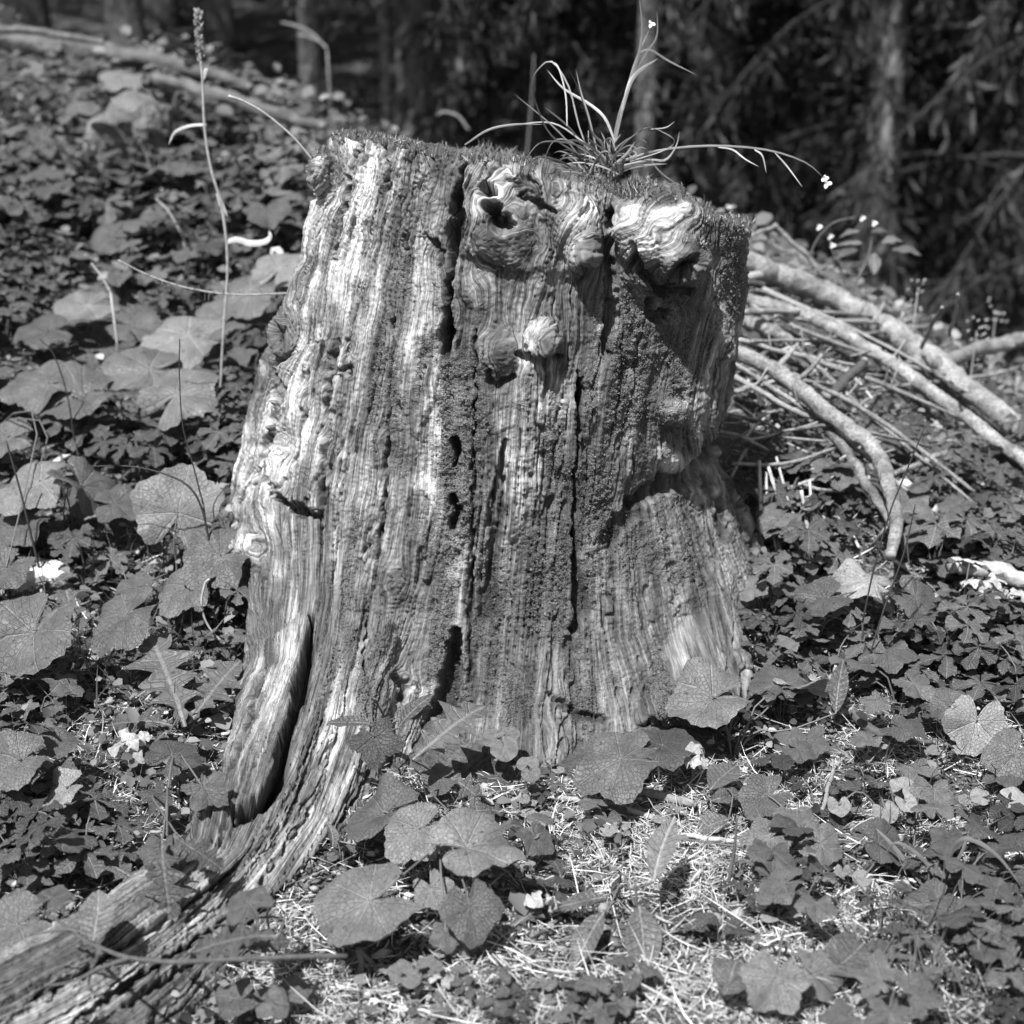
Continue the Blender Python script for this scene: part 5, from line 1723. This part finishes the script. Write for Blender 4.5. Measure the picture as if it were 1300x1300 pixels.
g0 = at_y(772, 222, .14)
tuft = add('sedge_tuft', None, None, 'tuft of arching sedge growing from the moss on the stump', 'grass', loc=g0)
for pix, w_, dk in (([(772, 224), (785, 150), (805, 92), (815, 42), (811, -8)], 7, 0), ([(772, 222), (790, 140), (806, 80), (826, 34)], 6, 0), ([(790, 140), (800, 105), (814, 88), (836, 74)], 10, 0),
                    ([(803, 98), (822, 66), (834, 45), (834, 12)], 5, 0), ([(812, 66), (826, 64), (850, 78), (886, 96)], 6, 0), ([(780, 178), (768, 150), (748, 132), (715, 112), (694, 88)], 7, 0),
                    ([(760, 200), (748, 150), (738, 118), (731, 88)], 4, 0), ([(745, 215), (725, 185), (696, 155), (651, 118)], 4, 0), ([(756, 192), (740, 180), (700, 156), (640, 160)], 4, 0),
                    ([(752, 205), (735, 160), (722, 110), (700, 78), (680, 92), (674, 112)], 4, 0), ([(720, 160), (718, 120), (708, 84), (695, 78)], 4, 0), ([(742, 200), (700, 172), (680, 130), (676, 100)], 4, 1),
                    ([(786, 208), (830, 192), (900, 185), (972, 190), (1022, 206), (1046, 226)], 5, 0), ([(912, 187), (930, 190), (946, 202), (964, 212)], 4, 0), ([(958, 190), (968, 198), (973, 220)], 4, 0),
                    ([(984, 194), (1000, 212), (1019, 238)], 4, 0), ([(790, 210), (825, 203), (845, 203), (858, 186), (863, 166)], 5, 0), ([(800, 205), (845, 190), (856, 178), (838, 166), (826, 162)], 3, 0),
                    ([(826, 164), (845, 162), (857, 154)], 3, 0), ([(772, 215), (790, 185), (815, 165), (830, 160)], 3, 1), ([(824, 200), (840, 220), (872, 242)], 4, 1), ([(762, 205), (735, 185), (690, 180), (668, 200)], 4, 1),
                    ([(765, 205), (740, 190), (720, 178), (702, 180), (690, 205)], 4, 1), ([(778, 210), (795, 196), (806, 180)], 6, 0), ([(770, 216), (790, 205), (808, 196), (796, 188)], 5, 0),
                    ([(770, 220), (760, 205), (748, 198)], 6, 0), ([(775, 222), (780, 212), (800, 210), (812, 216)], 6, 0), ([(756, 190), (745, 145), (733, 110), (722, 88)], 3, 1), ([(735, 175), (715, 155), (690, 135)], 5, 0)):
    blade(tuft, pix, w_ * .55, .14 + U_(-.05, .05), BLADE_D if dk else BLADE, dy=U_(-.06, .06))
for q in range(60):
    a = U_(-1.5, 1.3)
    L = U_(30, 80)
    x0, y0 = 765 + U_(-32, 26), 220 + U_(-4, 4)
    blade(tuft, [(x0, y0), (x0 + L * .4 * math.sin(a), y0 - L * .45 * math.cos(a)), (x0 + L * .85 * math.sin(a), y0 - L * .65 * math.cos(a)), (x0 + L * 1.15 * math.sin(a), y0 - L * U_(.3, .8) * math.cos(a))], U_(1.6, 3), .14 + U_(-.05, .06), random.choice((BLADE, BLADE_D, BLADE_D)), dy=U_(-.08, .08))
head(tuft, 827, 30, .14, 5, 3)
head(tuft, 1047, 226, .14, 5, 3)
head(tuft, 1050, 233, .14, 6, 3)
blade(tuft, [(590, 184), (620, 165), (655, 158), (690, 158)], 3, .05, BLADE)


def wire(parent, pix, wpx, y, mat, name='stem', dy=0.0, rough=.1):
    pts = np.array([at_y(p[0], p[1], (p[2] if len(p) > 2 else y)) for p in pix])
    c = smooth_path(pts, 30)
    dep = (c - CAM) @ FWD
    W = np.interp(np.linspace(0, 1, 30), np.linspace(0, 1, len(wpx)), wpx) if hasattr(wpx, '__len__') else np.full(30, wpx)
    b = MB()
    b.tube(c - np.array(parent.location), W * dep / FPX / 2, 6, rough=rough)
    return add(name, b.mesh(name, mat), parent)


# dry plantain-like flower stalk left of the stump
ys = .70
s0 = at_y(278, 480, ys)
s0[2] = gz(s0[0], s0[1])
st = add('flower_stalk', None, None, 'tall dry flower stalk with a seed spike, uphill of the stump', 'plant', loc=s0)
wire(st, [(278, 535), (282, 450), (286, 390), (289, 330), (282, 265), (268, 215), (260, 165), (257, 100), (254, 70)], (3, 3.5, 4, 3.5, 3), ys, PSTEM)
b = MB()
for q in range(150):
    f = random.random()
    c = at_y(251 + 3.5 * f + U_(-4.5, 4.5) * (1 - .2 * f), 14 + 64 * f, ys + U_(-.006, .006))
    V, Q = ribbon([c, c + np.array((U_(-.003, .003), U_(-.003, .003), .003)), c + np.array((U_(-.005, .005), U_(-.005, .005), .007))], .0035, 4)
    b.add(V - s0, Q)
add('seed_spike', b.mesh('seed_spike', simple_mat('seed_husk', .20, .8, .5, 300, rnd=.1)), st)
for pix, w_ in (([(287, 308), (300, 304), (318, 309), (336, 307), (343, 300), (341, 292)], 8), ([(262, 158), (240, 160), (222, 168), (214, 184)], 4), ([(276, 245), (282, 262), (289, 275)], 6), ([(258, 95), (262, 88), (258, 104)], 4)):
    blade(st, pix, w_, ys, PALE, 'withered_leaf')
# arching grass and thin stems on the left bank
for lab, pix, w_, y, mat in (
        ('pale arching grass stalk reaching to the stump\'s upper uphill edge', [(398, 204), (370, 172), (335, 143), (308, 128), (290, 122)], (4, 4, 3.5, 6), .40, PSTEM),
        ('dark arched stem bending over the tall rounded leaf', [(272, 735), (266, 690), (256, 645), (240, 618), (210, 602), (165, 592), (112, 592)], (3, 4, 4, 2.5, 2), .12, DSTEM),
        ('thin dark stem crossing in front of the butterbur leaves', [(258, 640), (245, 590), (232, 540), (228, 480), (228, 430)], (3, 2.5, 2), .14, DSTEM),
        ('spiny dry spruce twig pointing at the stump\'s uphill side', [(150, 330), (190, 350), (240, 366), (300, 374), (372, 372)], (2.5, 3.5, 3.5, 3.5), .45, GTWIG),
        ('pale bent stalk drooping beside the trunk\'s lower knot', [(300, 830), (268, 800), (256, 770), (260, 742), (266, 735)], (3, 4, 5), .02, PSTEM),
        ('thin dark stem leaning among the uphill bank leaves', [(95, 560), (85, 500), (68, 450), (50, 430)], (3, 2.5, 2), .5, DSTEM),
        ('dark leaning stem rising beside the bright flat stone', [(60, 760), (42, 690), (25, 620), (8, 560)], (5, 4, 3), .2, DSTEM),
        ('slim pale straw standing on the upper uphill bank', [(232, 300), (215, 270), (198, 252)], (4, 4, 3), 1.4, PSTEM),
        ('pale straw leaning in the middle of the uphill bank', [(140, 370), (128, 350), (116, 334)], (4, 4, 3), .9, PSTEM),
        ('thin arched grass stem behind the stump\'s uphill shoulder', [(595, 165), (582, 148), (565, 142), (555, 146)], (4, 4, 3), 4.0, PSTEM),
        ('pale grass stem arched before the slim spruce', [(415, 62), (398, 44), (380, 34), (357, 28)], (4, 4, 3), 4.6, PSTEM),
        ('second pale grass stem arched below the first before the slim spruce', [(415, 60), (404, 52), (390, 46), (378, 44)], (3, 3, 3), 4.6, PSTEM),
        ('thin upright straw behind the sedge tuft', [(668, 205), (672, 160), (676, 110), (678, 70)], (2.2, 2, 1.5), 4.5, GTWIG),
        ('thin dark stalk rising before the poles at the downhill bank', [(1095, 790), (1110, 720), (1130, 650), (1150, 600), (1175, 540)], (3, 3, 2), -.02, DSTEM),
        ('thin dark upright stalk among the downhill bank leaves', [(1105, 830), (1120, 780), (1148, 700), (1162, 640)], (3, 3, 2), -.05, DSTEM),
        ('dark slender stalk beside the four lobed leaves', [(1050, 1300), (1046, 1250), (1030, 1190), (1022, 1150)], (4, 3, 2), -.66, DSTEM),
        ('broad dark stalk rising from the lance leaves', [(838, 1300), (822, 1230), (812, 1180), (806, 1120)], (8, 8, 7, 5), -.58, STEM),
        ('flat green stalk leaning downhill of the lance leaves', [(918, 1170), (925, 1120), (932, 1080), (936, 1035)], (6, 7, 6, 4), -.5, STEM),
        ('dark stalk slanting below the coltsfoot clump', [(455, 1205), (490, 1240), (520, 1270), (545, 1310)], (8, 9, 8), -.62, STEM),
        ('thin reddish dark stem beside the mossy foot', [(688, 1045), (682, 1010), (684, 985)], (5, 5, 4), -.2, STEM)):
    p0 = at_y(pix[0][0], pix[0][1], y)
    q0 = np.array((p0[0], p0[1], gz(p0[0], p0[1])))
    o = add('thin_stalk', None, None, lab, 'stalk', loc=q0)
    pts = [(px, py) for px, py in pix]
    wire(o, pts, [q * .75 for q in w_], y, mat)
    if p0[2] > q0[2] + .01 and 'stump' not in lab.split('reaching')[-1]:
        b = MB()
        b.tube(np.array([q0 - np.array((0, 0, .01)), (p0 + q0) / 2 + np.array((.004, 0, 0)), p0]) - q0, w_[0] * .5 * 2.2 / FPX, 5)
        add('stem_foot', b.mesh('stem_foot', mat), o)
    if 'spiny' in lab:
        c = smooth_path([at_y(a_, b_, y) for a_, b_ in pix], 40)
        b = MB()
        for k in range(1, 39):
            d = np.array((U_(-.4, .1), U_(-.6, .2), U_(-1, 1)))
            b.tube(np.array([c[k], c[k] + d * .016]) - q0, (.0008, .0003), 4, cap=False)
        add('spines', b.mesh('spines', GTWIG), o)

# herbs at the right, in front of the forest
hb = on_ground(1070, 420, .0)
he = add('woodland_herb', None, None, 'herb with whorled leaves and nodding buds above the pole pile', 'plant', loc=hb)
yh = hb[1]
wire(he, [(1070, 420), (1082, 370), (1100, 332), (1108, 300)], (4, 4, 3), yh, STEM)
wire(he, [(1078, 380), (1068, 345), (1058, 322), (1052, 300)], (3, 3, 2), yh, STEM)
wire(he, [(1025, 330), (1040, 300), (1060, 282), (1085, 276)], (2.5, 2, 2), yh, STEM, 'flower_stem')
for k, (px, py, r_, az) in enumerate(((1090, 318, 26, 190), (1112, 322, 28, 250), (1132, 316, 30, 350), (1118, 308, 28, 20), (1095, 310, 26, 160), (1092, 294, 20, 180), (1105, 294, 20, 10), (1068, 338, 20, 150), (1055, 337, 20, 190), (1068, 362, 26, 200), (1100, 372, 28, 350))):
    pos = at_y(px, py, yh + U_(-.03, .03))
    add_leaf(he, LANCE[1], pos, r_ * 1.3 * (yh + 2) / FPX, az, 0, 0, lean=22)
for px, py in ((1054, 300), (1057, 311), (1095, 277), (1110, 283), (1040, 288)):
    head(he, px, py, yh, 4, 3)
for lab, bx, by in (('feathery dry grass head past the thick pole', 1165, 372), ('airy seeded grass head beyond the forked pole', 1265, 395), ('small seed head rising downhill of the thick pole', 1240, 420)):
    gb = on_ground(bx - 10, by + 80, 0)
    o = add('seed_grass', None, None, lab, 'grass', loc=gb)
    wire(o, [(bx - 10, by + 80), (bx - 4, by + 30), (bx, by)], (3, 2, 1.5), gb[1], PSTEM)
    for k in range(14):
        head(o, bx + U_(-14, 14), by + U_(-18, 22), gb[1] + U_(-.02, .02), 2.4, 3, 'seed', GTWIG)
# fern fronds by the poles
fr = on_ground(1075, 470, 0)
o = add('fern', None, None, 'small pale fern frond arching under the poles', 'fern', loc=fr)
for px, py, r_, az in ((1040, 455, 40, 200), (1062, 448, 46, 150), (1090, 452, 42, 20), (1115, 462, 40, 350)):
    add_leaf(o, leaf_mesh('frond', [strip_leaf(700 + px, .2, (.45, .8), 9, .8, .2, 60, .5, .1)], LIGHT), at_y(px, py, fr[1] - .02), r_ * (fr[1] + 2) / FPX, az, 5, 0, name='frond')
# grass clump bottom right
gb = on_ground(1195, 1140, 0)
o = add('grass_clump', None, None, 'clump of arching green grass blades on the litter beside strawberries', 'grass', loc=gb)
for pix, w_ in (([(1200, 1150), (1205, 1090), (1225, 1065), (1265, 1085), (1300, 1130)], 6), ([(1195, 1150), (1200, 1080), (1235, 1065), (1285, 1100)], 6), ([(1200, 1155), (1170, 1120), (1135, 1075), (1110, 1050)], 6),
                ([(1205, 1150), (1245, 1110), (1285, 1100), (1310, 1105)], 6), ([(1198, 1150), (1208, 1110), (1222, 1080), (1232, 1050)], 5), ([(1198, 1160), (1225, 1120), (1260, 1110), (1300, 1105)], 4),
                ([(1205, 1180), (1225, 1220), (1225, 1260), (1218, 1300)], 6), ([(1195, 1150), (1190, 1120), (1195, 1080)], 5), ([(1210, 1160), (1250, 1150), (1290, 1170), (1310, 1200)], 5), ([(1200, 1150), (1180, 1100), (1140, 1070), (1120, 1090)], 5)):
    blade(o, pix, w_, gb[1] + U_(-.03, .03), random.choice((BLADE_D, BLADE_D, BLADE)), dy=U_(-.05, .05))
